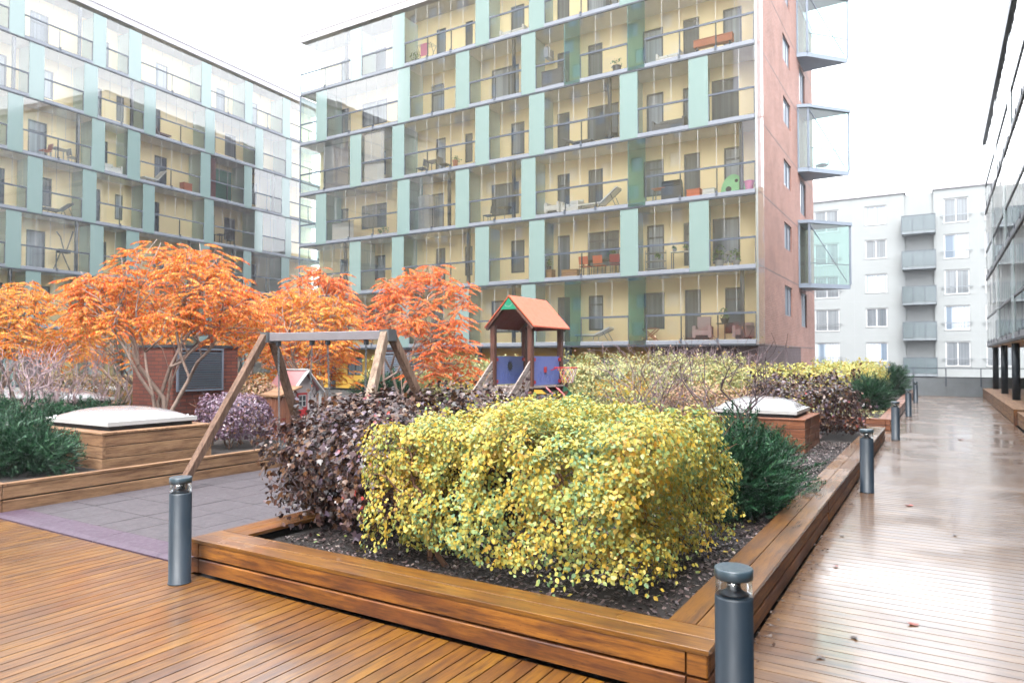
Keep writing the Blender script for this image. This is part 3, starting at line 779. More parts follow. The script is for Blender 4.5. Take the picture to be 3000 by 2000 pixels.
# --- right building on columns
mr_ = thing('apartment_building', 'low glazed building carried on dark columns at the right edge', 'building', (1.9, 38.3, 0), rad(-90))
rlev = [2.47, 5.47, 8.47, 11.47]
fl = [(rlev[k], rlev[k + 1]) for k in range(3)]
pan = [[(a, a + .9, 'm') for a in ((6.5, 12.5, 20, 28, 38) if k % 2 == 0 else (4, 10, 17.5, 25, 34))] for k in range(3)]
win = [[(a, a + 1.2, .4, 2.2) for a in (2, 5, 9, 11, 15, 18.3, 23, 26, 31, 36, 41)] for k in range(3)]
facade(mr_, 46, fl, pan, win, 1.8, seed=12)
MB().box(-.1, 46, -.1, 12, rlev[-1] - .02, rlev[-1] + .3).build('roof', M['anthracite'], mr_)
MB().box(2.6, 46, 2.0, 12, 2.3, rlev[-1] - .03).build('core', M['cream'], mr_)
MB().box(.02, 46, .03, 12, 2.19, 2.262).build('soffit', M['soffit'] if 'soffit' in M else M['slab'], mr_)
MB().box(-.0, 46, 3.0, 3.2, -.1, 2.186).build('basement_wall', M['dark'], mr_)
p = MB()
for k in range(3): p.quad((-.005, .02, rlev[k] + .02), (-.005, 1.7, rlev[k] + .02), (-.005, 1.7, rlev[k + 1] - .25), (-.005, .02, rlev[k + 1] - .25))
p.build('end_glazing', M['glass'], mr_)
for yy in (1.9, 6.6, 11.2, 15.9, 20.6, 25.3, 30): MB().lathe([(.11, 0), (.11, 1.784)], 20, (yy, .16, .401)).build('column', M['bollard'], mr_, True)

# --- block behind the viewer, seen in the balcony glass
md = thing('apartment_building', 'yellow rendered block opposite, seen only as a mirror image in the balcony glass', 'building', (-62, -15, 0))
for bx0, bw, nf in ((0, 45, 17), (45.01, 13, 6)):
    hw_ = [(1.6 + 3.9 * i + (k % 3) * .5, 2.9 + 3.9 * i + (k % 3) * .5, 1.2 + 3 * k, 2.7 + 3 * k) for i in range(int((bw - 3) / 3.9)) for k in range(nf)]
    MB().holed((bx0, 0, 0), (1, 0, 0), (0, 0, 1), (0, 1, 0), bw, nf * 3 + .8, hw_, .15).build('wall', M['ochre'], md)
    p = MB()
    for a, c, lo, hi in hw_: p.quad((bx0 + a, -.15, lo), (bx0 + c, -.15, lo), (bx0 + c, -.15, hi), (bx0 + a, -.15, hi))
    p.build('window_band', M['pane'], md)
    MB().box(bx0, bx0 + bw, -10, -.2, 0, nf * 3 + .8).build('roof', M['roof'], md)

# --- white block far behind
mc = thing('apartment_building', 'off white apartment block with grey balconies behind the end wall', 'building', (-14, 69, -3))
zc = 3.0
cw = []
X = lambda v: v + 14
for k in range(5):
    z1 = 15.14 - 3 * k
    cw.append((X(-5.48), X(-3.79), z1 - 1.69 + zc, z1 + zc, 's'))
    cw.append((X(-9.65), X(-7.6), z1 - 2.0 + zc, z1 + zc, 'r'))
    cw.append((X(.45), X(2.23), z1 - 2.1 + zc, z1 + zc, 'r'))
    cw.append((X(3.3), X(5.2), z1 - 2.1 + zc, z1 + zc, 'r'))
    cw.append((X(7.5), X(9.3), z1 - 1.69 + zc, z1 + zc, 's'))
w_ = 26.0
p = MB()
p.holed((0, 0, 0), (1, 0, 0), (0, 0, 1), (0, -1, 0), X(-2.42), 19.0, [q[:4] for q in cw if q[1] < X(-2.4)], .14)
p.holed((X(-.27), 0, 0), (1, 0, 0), (0, 0, 1), (0, -1, 0), w_ - X(-.27), 19.0, [(q[0] - X(-.27), q[1] - X(-.27), q[2], q[3]) for q in cw if q[0] > X(-.3)], .14)
p.quad((X(-2.42), 0, 0), (X(-2.42), 1.3, 0), (X(-2.42), 1.3, 19.0), (X(-2.42), 0, 19)); p.quad((X(-.27), 0, 0), (X(-.27), 0, 19.0), (X(-.27), 1.3, 19.0), (X(-.27), 1.3, 0))
p.build('wall', M['cream'], mc)
MB().quad((X(-2.42), 1.3, 0), (X(-.27), 1.3, 0), (X(-.27), 1.3, 18.9), (X(-2.42), 1.3, 18.9)).build('recess_wall', M['grey_render'], mc)
MB().box(.01, w_, .2, 9, 0, 18.8).build('core', M['cream'], mc)
p = MB().box(-.1, X(-2.3), -.12, 9, 18.98, 19.12).box(X(-2.3), X(-.3), 1.0, 9, 18.8, 18.98).box(X(-.36), w_ + .1, -.12, 9, 18.98, 19.12)
p.build('roof', M['roof'], mc)
p = MB()
for k in range(6):
    zz = 15.75 - 3 * k + zc
    p.box(0, X(-2.43), -.004, -.001, zz - .012, zz + .012); p.box(X(-.26), w_, -.004, -.001, zz - .012, zz + .012)
for xx in (-6.4, 2.9, 6.4): p.box(X(xx) - .012, X(xx) + .012, -.0045, -.0005, 0, 18.9)
p.build('wall_joint', M['joint'], mc)
rr = random.Random(6)
for a, c, lo, hi, kd in cw:
    wn = window(mc, (a, .12, lo), (1, 0, 0), (0, 0, 1), (0, -1, 0), c - a, hi - lo, ((c - a) / 2,), 'white', rr.choice(['pane_white', 'pane_white', 'pane']), .1, sill=True)
    if kd == 'r':
        r = MB().box(a - .2, c + .2, -.16, -.11, lo + .62, lo + .68)
        r.box(a - .2, a - .16, -.14, 0, lo + .63, lo + .67); r.box(c + .16, c + .2, -.14, 0, lo + .63, lo + .67); r.build('rail', M['steel'], wn)
for k in range(5):
    z0 = 12.35 - 3 * k + zc + .05
    s = MB().box(X(-2.6), X(-.12), -1.1, 1.29, z0 - .16, z0).build('balcony', M['concrete'], mc)
    g = MB(); g.box(X(-2.6), X(-.12), -1.12, -1.09, z0 + .05, z0 + 1.35); g.box(X(-2.6), X(-2.57), -1.08, 0, z0 + .05, z0 + 1.35); g.box(X(-.15), X(-.12), -1.08, 0, z0 + .05, z0 + 1.35)
    g.build('guard_glass', M['balc_glass'], s)
    r = MB().box(X(-2.62), X(-.1), -1.14, -1.08, z0 + 1.36, z0 + 1.41)
    for xx in (-2.6, -1.8, -.95, -.14): r.box(X(xx) - .015, X(xx) + .015, -1.15, -1.125, z0 - .1, z0 + 1.36)
    r.build('railing', M['anthracite'], s)
    window(mc, (X(-1.9), 1.28, z0 + .1), (1, 0, 0), (0, 0, 1), (0, -1, 0), 1.15, 2.15, (), 'white', rr.choice(['pane_white', 'pane', 'pane_dark']), .08)

# ------------------------------------------------------------------ brick ventilation stacks
def stack(label, x0, x1, y0, y1, h, lou):
    t = thing('brick_ventilation_stack', label, 'ventilation stack', (x0, y0, 0), 0, 'brick ventilation stacks in the garden')
    w, d = x1 - x0, y1 - y0
    MB().box(0, w, 0, d, 0, h).build('brick_body', M['brick_red'], t)
    MB().box(-.03, w + .03, -.03, d + .03, h, h + .06).build('cap', M['dark'], t)
    for face, a, c, lo, hi in lou:
        p = MB(); q = MB()
        n = int((hi - lo) / .055)
        for i in range(n):
            z = lo + .03 + (hi - lo - .06) * i / n
            if face == 'R': p.add([(w + .005, a, z + .04), (w + .005, c, z + .04), (w + .05, c, z), (w + .05, a, z)], [(0, 1, 2, 3), (3, 2, 1, 0)])
            else: p.add([(a, -.005, z + .04), (c, -.005, z + .04), (c, -.05, z), (a, -.05, z)], [(0, 1, 2, 3)])
        for i0, i1, j0, j1 in ((a - .04, c + .04, lo - .04, lo), (a - .04, c + .04, hi, hi + .04), (a - .04, a, lo, hi), (c, c + .04, lo, hi)):
            if face == 'R': q.box(w + .001, w + .055, i0, i1, j0, j1)
            else: q.box(i0, i1, -.055, -.001, j0, j1)
        lo_ = p.build('louvre', M['louvre'], t); q.build('louvre_frame', M['louvre'], lo_)
stack('large red brick ventilation stack with blue-grey louvre behind the big sumac', -16.55, -14.95, 9.62, 11.35, 1.96, [('R', .12, 1.25, .98, 1.9)])
stack('small brick ventilation stack with louvre behind the swing', -14.4, -13.45, 16.0, 16.9, 1.96, [('F', .15, .8, 1.0, 1.85), ('R', .1, .8, 1.0, 1.85)])

# ------------------------------------------------------------------ swing set
t = thing('timber_swing_stand', 'weathered timber swing stand with grey crossbeam on the rubber mat', 'swing frame', (-8.1, 6.65, 0), rad(4))
LB, HB = 2.1, 2.0
p = MB().beam((.06, 0, HB), (LB - .06, 0, HB), .095, .115); p.build('crossbeam', M['swing_beam'], t)
for jx, sx in ((0, -.3), (LB, .3)):
    for sy in (-1.17, 1.17):
        pale = jx > 0 and sy < 0
        a = Vector((jx + sx, sy, .02)); c = Vector((jx + (.0), sy * .05, HB + .02))
        MB().beam(a, c, .095, .1, (1, 0, 0)).build('leg', M['swing_pale' if pale else 'swing'], t)
    MB().box(jx - .07, jx + .075, -.085, .085, HB - .075, HB + .07).build('joint_bracket', M['steel'], t)
hook = [.2, .82, 1.1, 1.75]
p = MB()
for hx in hook: p.box(hx - .02, hx + .02, -.03, .03, HB - .12, HB - .058)
p.build('hook', M['dark'], t)
def swing_seat(label, xa, xb, zlow, sway):
    Mx = Matrix.Translation((-8.1, 6.65, 0)) @ Matrix.Rotation(rad(4), 4, 'Z')
    s = thing('swing', label, 'swing', (0, 0, 0)); s.matrix_world = Mx
    for hx, ex in ((xa, xa + .03), (xb, xb - .05)):
        ch = MB(); n = 46
        a = Vector((hx, 0, HB - .12)); e = Vector((ex, sway, zlow + .03))
        for i in range(n):
            m_ = a.lerp(e, (i + .5) / n); d = (e - a).normalized(); sd = Vector((1, 0, 0)) if i % 2 else Vector((0, 1, 0))
            pts = []
            hl = (e - a).length / n * .72
            for k in range(9):
                an = 2 * math.pi * k / 8
                pts.append(m_ + d * math.cos(an) * hl + sd * math.sin(an) * .0125)
            ch.tube(pts, .0045, 4, False)
        ch.build('chain', M['steel'], s)
    st = MB()
    n = 8
    for i in range(n):
        u0, u1 = i / n, (i + 1) / n
        z = lambda u: zlow - .06 * math.sin(math.pi * u)
        x0, x1 = xa + .03 + (xb - xa - .08) * u0, xa + .03 + (xb - xa - .08) * u1
        st.add([(x0, sway - .09, z(u0)), (x1, sway - .09, z(u1)), (x1, sway + .09, z(u1)), (x0, sway + .09, z(u0)), (x0, sway - .09, z(u0) + .03), (x1, sway - .09, z(u1) + .03), (x1, sway + .09, z(u1) + .03), (x0, sway + .09, z(u0) + .03)],
               [(0, 3, 2, 1), (4, 5, 6, 7), (0, 1, 5, 4), (2, 3, 7, 6), (1, 2, 6, 5), (3, 0, 4, 7)])
    st.build('seat', M['black'], s)
swing_seat('swing on chains hanging nearer the left legs of the timber stand', hook[0], hook[1], .46, 0)
swing_seat('swing on chains hanging nearer the pale right leg of the timber frame', hook[2], hook[3], .46, .04)

# ------------------------------------------------------------------ play tower
TX0, TX1, TY0, TY1 = -8.30, -7.36, 12.82, 14.16
t = thing('play_tower', 'wooden play tower with orange gable roof and blue side boards', 'play tower', (0, 0, 0))
for x_ in (TX0, TX1):
    for y_ in (TY0, TY1): MB().board(x_ - .055, x_ + .055, y_ - .055, y_ + .055, 0, 2.42, .008, 'z').build('post', M['tower_post'], t)
p = MB()
for i in range(11): p.board(TX0 - .1 + i * .104, TX0 + i * .104, TY0 - .1, TY1 + .1, 1.07, 1.105, .004, 'y')
p.build('platform', M['grey_board'], t)
p = MB().beam((TX0, TY0 - .0, 1.03), (TX1, TY0, 1.03), .06, .1).beam((TX0, TY1, 1.03), (TX1, TY1, 1.03), .06, .1).build('platform_beam', M['tower_post'], t)
ax, az, ez = (TX0 + TX1) / 2, 3.02, 2.36
y0, y1 = TY0 - .13, TY1 + .2
for sx in (-1, 1):
    e = ax + sx * .62
    r = MB().add([(ax, y0, az), (e, y0, ez), (e, y1, ez), (ax, y1, az), (ax, y0, az + .035), (e, y0, ez + .03), (e, y1, ez + .03), (ax, y1, az + .035)],
                 [(0, 1, 2, 3), (4, 7, 6, 5), (0, 4, 5, 1), (1, 5, 6, 2), (2, 6, 7, 3)])
    r.m = [1, 0, 0, 0, 0]
    r.build('roof_panel', [M['orange_roof'], M['red_under']], t)
    for yy in (y0 + .05, TY1):
        MB().beam((ax, yy, az - .06), (e - sx * .04, yy, ez - .03), .045, .1, (0, 1, 0)).build('rafter', M['tower_post'], t)
MB().box(TX0, TX1, TY1 + .05, TY1 + .085, 2.34, 2.46).build('tie_beam', M['red_under'], t)
g = MB().prism([(ax - .2, y0 - .012, az - .27), (ax + .2, y0 - .012, az - .27), (ax, y0 - .012, az - .03)], (0, .02, 0)).build('gable_plate', M['green_play'], t)
d = MB()
for i in range(7):
    an = math.pi * (1.15 + .7 * i / 6); d.lathe([(.008, 0), (.008, .006)], 8, (0, 0, 0))
    n = 8 * 2
    d.v[-n:] = [(ax + .09 * math.cos(an) + v[0], y0 - .016 - v[2] * .4, az - .13 + .09 * math.sin(an) * .9 + v[1]) for v in d.v[-n:]]
d.build('white_dot', M['white'], g)
# side boards with slots, on the far and near long sides
def side_board(x_, outward, lab):
    hol = []
    W_, H_ = TY1 - TY0 - .14, .62
    for i in range(8): hol.append((W_ * .18 + i * W_ * .085, W_ * .18 + i * W_ * .085 + .02, .06, .25 + .05 * math.sin(i * .9)))
    b_ = MB()
    for xx, nn in ((x_ + .012, 1), (x_ - .012, -1)):
        if nn > 0: b_.holed((xx, TY0 + .07, 1.13), (0, 1, 0), (0, 0, 1), (1, 0, 0), W_, H_, hol, .024)
        else: b_.holed((xx, TY0 + .07 + W_, 1.13), (0, -1, 0), (0, 0, 1), (-1, 0, 0), W_, H_, [(W_ - q[1], W_ - q[0], q[2], q[3]) for q in hol], .001)
    b_.box(x_ - .0115, x_ + .0115, TY0 + .068, TY0 + .0705, 1.131, 1.749); b_.box(x_ - .0115, x_ + .0115, TY0 + .07 + W_ - .0005, TY0 + .072 + W_, 1.131, 1.749); b_.box(x_ - .012, x_ + .012, TY0 + .07, TY0 + .07 + W_, 1.7495, 1.752)
    o = b_.build('side_board', M['blue_play'], t)
    if lab: o['label'] = lab
    k = MB()
    for yy in (TY0 + .09, TY1 - .09):
        for zz in (1.2, 1.68): k.box(x_ + outward * .014, x_ + outward * .05, yy - .035, yy + .035, zz - .035, zz + .035)
    k.build('clip', M['red_play'], o)
    return o
sb = side_board(TX1, 1, None)
MB().box(TX1 + .014, TX1 + .03, TY0 + .55, TY0 + .65, 1.4, 1.52).build('handle', M['red_play'], sb)
sb = side_board(TX0, 1, 'blue side board with a black star shaped mark')
k = MB()                                               # black figure mark laid flat on the board
cy, cz = (TY0 + TY1) / 2, 1.53
pts = []
for i in range(22):
    r_ = (.13 if i % 2 == 0 else .075); an = 2 * math.pi * i / 22
    pts.append((TX0 + .0135, cy + r_ * math.cos(an), cz + r_ * math.sin(an)))
k.prism(pts, (.004, 0, 0)); k.build('ornament', M['black'], sb)
# ramp with plank cheeks
for x_, ln in ((TX0 + .0, .95), (TX1 - .0, .95)):
    for i in range(3):
        MB().beam((x_, TY0 + .02, 1.63 - i * .2), (x_, TY0 - ln, 1.63 - i * .2 - ln * .84), .035, .12).build('ramp_cheek', M['grey_board'], t)
p = MB()
for i in range(9): p.beam((TX0 + .06 + i * .1, TY0 - .02, 1.1), (TX0 + .06 + i * .1, TY0 - 1.25, .05), .09, .03)
p.build('ramp', M['grey_board'], t)
p = MB()
for i in range(14):
    a = i / 13; yy = TY1 + .1 + 1.9 * a; zz = 1.12 - 1.0 * a + .06 * math.sin(a * 3.1)
    if i: p.add([(TX0 + .2, py, pz), (TX1 - .2, py, pz), (TX1 - .2, yy, zz), (TX0 + .2, yy, zz)], [(0, 1, 2, 3)]); [p.add([(q, py, pz), (q, py, pz + .16), (q, yy, zz + .16), (q, yy, zz)], [(0, 1, 2, 3)]) for q in (TX0 + .2, TX1 - .2)]
    py, pz = yy, zz
p.build('slide', M['green_play'], t)
MB().box(TX0 + .1, TX0 + .16, TY1 - .02, TY1 + .04, 1.1, 1.5).box(TX0 + .06, TX0 + .5, TY1 + .06, TY1 + .085, 1.12, 1.5).build('slide_board', M['green_play'], t)
# basket hoop and red ladder
h = thing('basketball_hoop', 'small red basketball hoop with coloured net on the tower side', 'hoop', (TX1 + .36, TY0 + 1.0, 1.5))
pts = [(.22 * math.cos(2 * math.pi * i / 24), .22 * math.sin(2 * math.pi * i / 24), 0) for i in range(25)]
MB().tube(pts, .012, 6, False).tube([(-.22, 0, 0), (-.34, 0, .0)], .014, 6).tube([(-.16, -.15, 0), (-.34, -.15, -.06)], .01, 6).tube([(-.16, .15, 0), (-.34, .15, -.06)], .01, 6).build('ring', M['red_play'], h)
net = MB()
for i in range(12):
    for s_ in (1, -1):
        net.mi = i % 2 if s_ > 0 else 2
        net.tube([((.21 - .1 * k / 5) * math.cos(2 * math.pi * (i + s_ * k * .5) / 12), (.21 - .1 * k / 5) * math.sin(2 * math.pi * (i + s_ * k * .5) / 12), -.34 * k / 5) for k in range(6)], .007, 4, False)
net.build('net', [M['red_play'], M['yellow_net'], M['house_white']], h)
p = MB()
for yy in (TY0 + .5, TY0 + .95): p.tube([(TX1 + .06, yy, 1.1), (TX1 + .3, yy, .9), (TX1 + .42, yy, 0)], .022, 8)
for z_ in (.25, .55, .82): p.tube([(TX1 + .42 - z_ * .12, TY0 + .5, z_), (TX1 + .42 - z_ * .12, TY0 + .95, z_)], .018, 8)
p.build('climbing_ladder', M['red_play'], t)

# ------------------------------------------------------------------ playhouse and bin
t = thing('playhouse', 'small play house with faded red roof, white trim and red door', 'playhouse', (-10.85, 9.8, .3))
w2, dp, eh, rh = .31, .6, .8, 1.12                  # gable along y, ridge along x
MB().prism([(0, -w2, 0), (0, w2, 0), (0, w2, eh), (0, 0, rh), (0, -w2, eh)], (-dp, 0, 0)).build('wall', M['house_white'], t)
for sy in (-1, 1):
    e = sy * (w2 + .1); ze = eh - .1 * (rh - eh) / w2
    MB().add([(.1, 0, rh + .02), (.1, e, ze + .02), (-dp - .08, e, ze + .02), (-dp - .08, 0, rh + .02), (.1, 0, rh + .05), (.1, e, ze + .045), (-dp - .08, e, ze + .045), (-dp - .08, 0, rh + .05)],
             [(0, 1, 2, 3), (4, 7, 6, 5), (0, 4, 5, 1), (1, 5, 6, 2), (2, 6, 7, 3)]).build('roof', M['pink_roof'], t)
    MB().beam((.11, 0, rh + .035), (.11, e, ze + .03), .03, .07, (1, 0, 0)).beam((.1, e, ze + .02), (-dp - .08, e, ze + .02), .03, .05).build('white_trim', M['white'], t)
MB().beam((.12, 0, rh + .06), (-dp - .09, 0, rh + .06), .06, .03).build('ridge_cap', M['white'], t)
dd = MB().box(.002, .02, -.2, .06, .0, .72).build('door', M['red_play'], t)
q = MB()
for a, c, lo, hi in ((-.17, .03, .44, .46), (-.17, .03, .55, .565), (-.17, .03, .66, .68), (-.17, -.155, .44, .68), (.015, .03, .44, .68), (-.08, -.06, .44, .68)): q.box(.021, .03, a, c, lo, hi)
q.build('window_frame', M['white'], dd)
MB().quad((.0205, -.17, .44), (.0205, .03, .44), (.0205, .03, .68), (.0205, -.17, .68)).build('pane', M['dark'], dd)
for yy in (-w2 - .06, w2 + .06): MB().box(.03, .07, yy - .02, yy + .02, 0, eh - .03).build('porch_post', M['white'], t)
t = thing('wooden_bin', 'reddish wooden bin of upright boards between purple shrub and swing leg', 'bin', (-10.25, 8.3, .28))
p = MB()
for i in range(4):
    p.board(i * .115, i * .115 + .11, 0, .03, 0, .74, .004, 'z'); p.board(i * .115, i * .115 + .11, .4, .43, 0, .74, .004, 'z')
    p.board(.43, .46, .035 + i * .092, .123 + i * .092, 0, .74, .004, 'z'); p.board(0, .03, .035 + i * .092, .123 + i * .092, 0, .74, .004, 'z')
p.build('bin_body', M['dry_z'], t)
MB().add([(-.03, -.04, .75), (.5, -.04, .75), (.5, .47, .9), (-.03, .47, .9), (-.03, -.04, .78), (.5, -.04, .78), (.5, .47, .93), (-.03, .47, .93)], [(0, 3, 2, 1), (4, 5, 6, 7), (0, 1, 5, 4), (1, 2, 6, 5), (2, 3, 7, 6), (3, 0, 4, 7)]).build('lid', M['dry_x'], t)

# ------------------------------------------------------------------ plants
LEAF = [(0, 0, 0), (-.3, .28, .05), (-.34, .55, .05), (0, 1, -.06), (.34, .55, .05), (.3, .28, .05), (0, .5, -.02)]
LEAFF = [(0, 6, 2, 1), (6, 3, 2, 2), (0, 5, 4, 6), (6, 4, 3, 3)]
LEAF6 = [(0, 0, 0), (-.33, .42, .06), (0, 1, -.05), (.33, .42, .06), (0, .45, -.02)]
LEAF6F = [(0, 4, 2, 1), (0, 3, 2, 4)]
LOBED = [(0, 0, 0), (-.42, .1, .03), (-.5, .5, .04), (-.22, .52, 0), (0, 1, -.08), (.22, .52, 0), (.5, .5, .04), (.42, .1, .03), (0, .4, -.03), (0, .4, -.03)]
LOBEDF = [(0, 8, 2, 1), (8, 4, 3, 2), (0, 7, 6, 8), (8, 6, 5, 4)]

def lump(pts, sc, seed):
    return np.array([mnoise.noise(Vector((p[0] * sc + seed, p[1] * sc, p[2] * sc))) for p in pts])

def leaf_shell(center, size, n, seed, power=3.0, depth=.16, lumpy=.13, bottom=.0, gap=.0, gap_sc=3.0, thin_low=.5):
    """points near the surface of a rounded box, with outward directions"""
    g = np.random.default_rng(seed)
    P_ = g.uniform(-1, 1, (n * 3, 3))
    f = (np.abs(P_) ** power).sum(1) ** (1 / power)
    ok = f > .05
    P_, f = P_[ok], f[ok]
    rr_ = 1 - np.abs(g.normal(0, depth, len(P_)))
    Dn = P_ / f[:, None]
    Nn = np.sign(Dn) * np.abs(Dn) ** (power - 1) / np.array(size)
    Nn /= np.linalg.norm(Nn, axis=1, keepdims=True)
    pts = Dn * np.clip(rr_, .2, 1.05)[:, None] * np.array(size) / 2
    lm = lump(pts, 2.3, seed) * lumpy * 2 + lump(pts, 6.1, seed + 5) * lumpy
    pts = pts + Nn * lm[:, None]
    z = (pts[:, 2] / size[2] + .5)
    keep = (g.uniform(0, 1, len(pts)) < np.clip(thin_low + z * 1.6, 0, 1)) & (z > bottom + .1 * lump(pts, 3.1, seed + 9))
    if gap > 0: keep &= lump(pts, gap_sc, seed + 17) > -gap_thr(gap)
    pts, Nn = pts[keep][:n], Nn[keep][:n]
    return pts + np.array(center), Nn
def gap_thr(g): return .55 - g

def put_leaves(name, pts, Nn, smin, smax, mat, parent, seed, tv=LEAF6, tf=LEAF6F, up=.5, rand=.7, droop=.35):
    g = np.random.default_rng(seed + 77)
    n = len(pts)
    t_ = g.normal(0, 1, (n, 3)); t_ -= Nn * (t_ * Nn).sum(1, keepdims=True) * .8      # blades lie along the surface, faces to the light
    D = t_ + Nn * .35 - np.array([0, 0, droop * 2.2])
    N_ = Nn * .9 + np.array([0, 0, up]) + g.normal(0, rand * .6, (n, 3))
    return scatter(name, tv, tf, frames(D, N_), pts, g.uniform(smin, smax, n), mat, parent, False)

def tree_tubes(tips, start, r_tip, seed, p=2.3, bend=.08, nsides=5, droop=0., mb_=None):
    """branching that reaches every tip from start; radii follow the tips each limb carries"""
    g = random.Random(seed); mb_ = mb_ or MB()
    def go(pt, ts, first):
        n = len(ts)
        r0 = r_tip * n ** (1 / p)
        if n == 1:
            e = ts[0]; m_ = pt.lerp(e, .5) + Vector((g.gauss(0, 1), g.gauss(0, 1), abs(g.gauss(0, 1)))) * (e - pt).length * bend
            mb_.tube([pt, pt.lerp(m_, .5) + (m_ - pt.lerp(e, .5)) * .3, m_, e], [r0 * 1.15, r0 * 1.05, r0 * .9, r0 * .6], nsides); return
        c = sum(ts, Vector()) / n
        fr_ = g.uniform(.28, .5) if n > 3 else g.uniform(.35, .6)
        nd = pt.lerp(c, fr_)
        nd += Vector((g.gauss(0, 1), g.gauss(0, 1), g.gauss(0, .5))) * (c - pt).length * bend
        k = 2 if n < 4 or g.random() < .6 else 3
        cs = g.sample(ts, k)
        for _ in range(5):
            gr = [[] for _ in range(k)]
            for q in ts: gr[min(range(k), key=lambda i: (q - cs[i]).length_squared)].append(q)
            gr = [x for x in gr if x]; k = len(gr)
            cs = [sum(x, Vector()) / len(x) for x in gr]
        m_ = pt.lerp(nd, .5) + Vector((g.gauss(0, 1), g.gauss(0, 1), g.gauss(0, .4))) * (nd - pt).length * bend
        r1 = r_tip * n ** (1 / p)
        mb_.tube([pt, m_, nd], [r1 * (1.25 if first else 1.08), r1 * 1.03, r1 * .97], max(nsides, 6) if n > 8 else nsides, False)
        if k < 2:
            for q in ts: go(nd, [q], False)
            return
        for x in gr: go(nd, x, False)
    go(Vector(start), [Vector(q) for q in tips], True)
    return mb_

# ---- stag's-horn sumacs
def sumac(label, base, tips_spec, nfr, flen, mat, seed, stems=4, name='sumac_tree', extra=0):
    """tips_spec: list of (cx,cy,cz,rx,ry,rz,n): flattened domes that the branch ends fill"""
    g = np.random.default_rng(seed); r = random.Random(seed)
    t = thing(name, label, 'tree', base, 0, 'orange autumn sumacs')
    tips = []
    for cx, cy, cz, rx, ry, rz, n in tips_spec:
        for _ in range(n):
            a = r.uniform(0, 2 * math.pi); q = math.sqrt(r.uniform(.0, 1)); h_ = math.sqrt(max(0, 1 - q * q))
            lay = r.choice([1, 1, 1, .72, .45, .2])
            tips.append(Vector((cx + rx * q * math.cos(a), cy + ry * q * math.sin(a), cz + rz * h_ * lay * r.uniform(.85, 1.06) - (1 - lay) * .1)))
    wood_ = MB()
    ang = 2 * math.pi / stems
    groups = [[] for _ in range(stems)]
    c0 = sum(tips, Vector()) / len(tips)
    for q in tips:
        an = math.atan2(q.y - c0.y, q.x - c0.x) + r.gauss(0, .5)
        groups[int(((an + math.pi) / ang)) % stems].append(q)
    for i, gr in enumerate(groups):
        if gr:
            tree_tubes(gr, (r.uniform(-.16, .16), r.uniform(-.16, .16), -.05), .0085, seed * 10 + i, 2.25, .1, 5, mb_=wood_)
    wood_.build('trunk', M['bark'], t, True)
    # fronds
    T, R_, S_ = [], [], []
    rach = MB()
    per = max(1, nfr // len(tips))
    for q in tips:
        a0 = r.uniform(0, 6.28)
        for k in range(per + (1 if r.random() < .5 else 0)):
            a = a0 + k * 2.4 + r.gauss(0, .3); L = flen * r.uniform(.65, 1.15)
            el = r.uniform(-.1, .32)
            d = Vector((math.cos(a), math.sin(a), el)).normalized()
            pos = Vector(q) - Vector((0, 0, r.uniform(0, .34))) + Vector((r.gauss(0, .07), r.gauss(0, .07), 0)); pts = [pos.copy()]
            nl = 15
            for i in range(nl):
                d = (d + Vector((0, 0, -.03 - .05 * i / nl))).normalized()
                pos = pos + d * L / nl; pts.append(pos.copy())
                if i == 0: continue
                side = d.cross(Vector((0, 0, 1))).normalized()
                ll = L * .185 * (math.sin(math.pi * (i + 1.2) / (nl + 2.2)) ** .7) * r.uniform(.8, 1.15)
                for s_ in (-1, 1):
                    dd_ = side * s_ * .55 + d * .28 + Vector((0, 0, -.8 + r.gauss(0, .2)))
                    T.append(pos); R_.append(dd_); S_.append((ll * .42, ll, ll * .5))
            T.append(pos); R_.append(d + Vector((0, 0, -.3))); S_.append((L * .07, L * .2, L * .1))
            rach.tube(pts[::3] + [pts[-1]], .0032, 3, False)
    T = np.array([tuple(x) for x in T]); D = np.array([tuple(x) for x in R_]); S_ = np.array(S_)
    N_ = np.tile(np.array([[0, 0, 1.]]), (len(T), 1)) + g.normal(0, .35, (len(T), 3))
    tv = [(0, 0, 0), (-.5, .38, .0), (0, 1, -.12), (.5, .38, .0), (0, .45, .09)]
    cr = scatter('crown', tv, LEAF6F, frames(D, N_), T, S_, mat, t)
    rach.build('leaf_stalks', M['stem'], t)
    return t

# ---- leafless shrubs
def bare(label, base, size, ntips, seed, mat='twig', stems=5, leaves=0, leafm='leaf_far', name='bare_shrub', rt=.0035, shape=1.0, cat='shrub'):
    r = random.Random(seed)
    t = thing(name, label, cat, base)
    tips = []
    for _ in range(ntips):
        a = r.uniform(0, 6.283); h_ = r.uniform(.25, 1) ** .8; q = math.sqrt(r.random()) * (.35 + .65 * h_)
        tips.append(Vector((q * math.cos(a) * size[0] / 2, q * math.sin(a) * size[1] / 2, h_ * size[2])))
    w = MB()
    per = max(1, len(tips) // stems)
    tips.sort(key=lambda v: math.atan2(v.y, v.x))
    for i in range(stems):
        gr = tips[i * per:(i + 1) * per]
        if gr: tree_tubes(gr, (r.uniform(-.1, .1) * size[0], r.uniform(-.1, .1) * size[1], 0), rt, seed * 7 + i, 2.1, .09, 4, mb_=w)
    w.build('branches', M[mat], t)
    if leaves:
        g = np.random.default_rng(seed)
        idx = g.integers(0, len(tips), leaves)
        pts = np.array([tuple(tips[i]) for i in idx]) + g.normal(0, .07, (leaves, 3))
        put_leaves('foliage', pts, g.normal(0, 1, (leaves, 3)), .025, .05, M[leafm], t, seed)
    return t

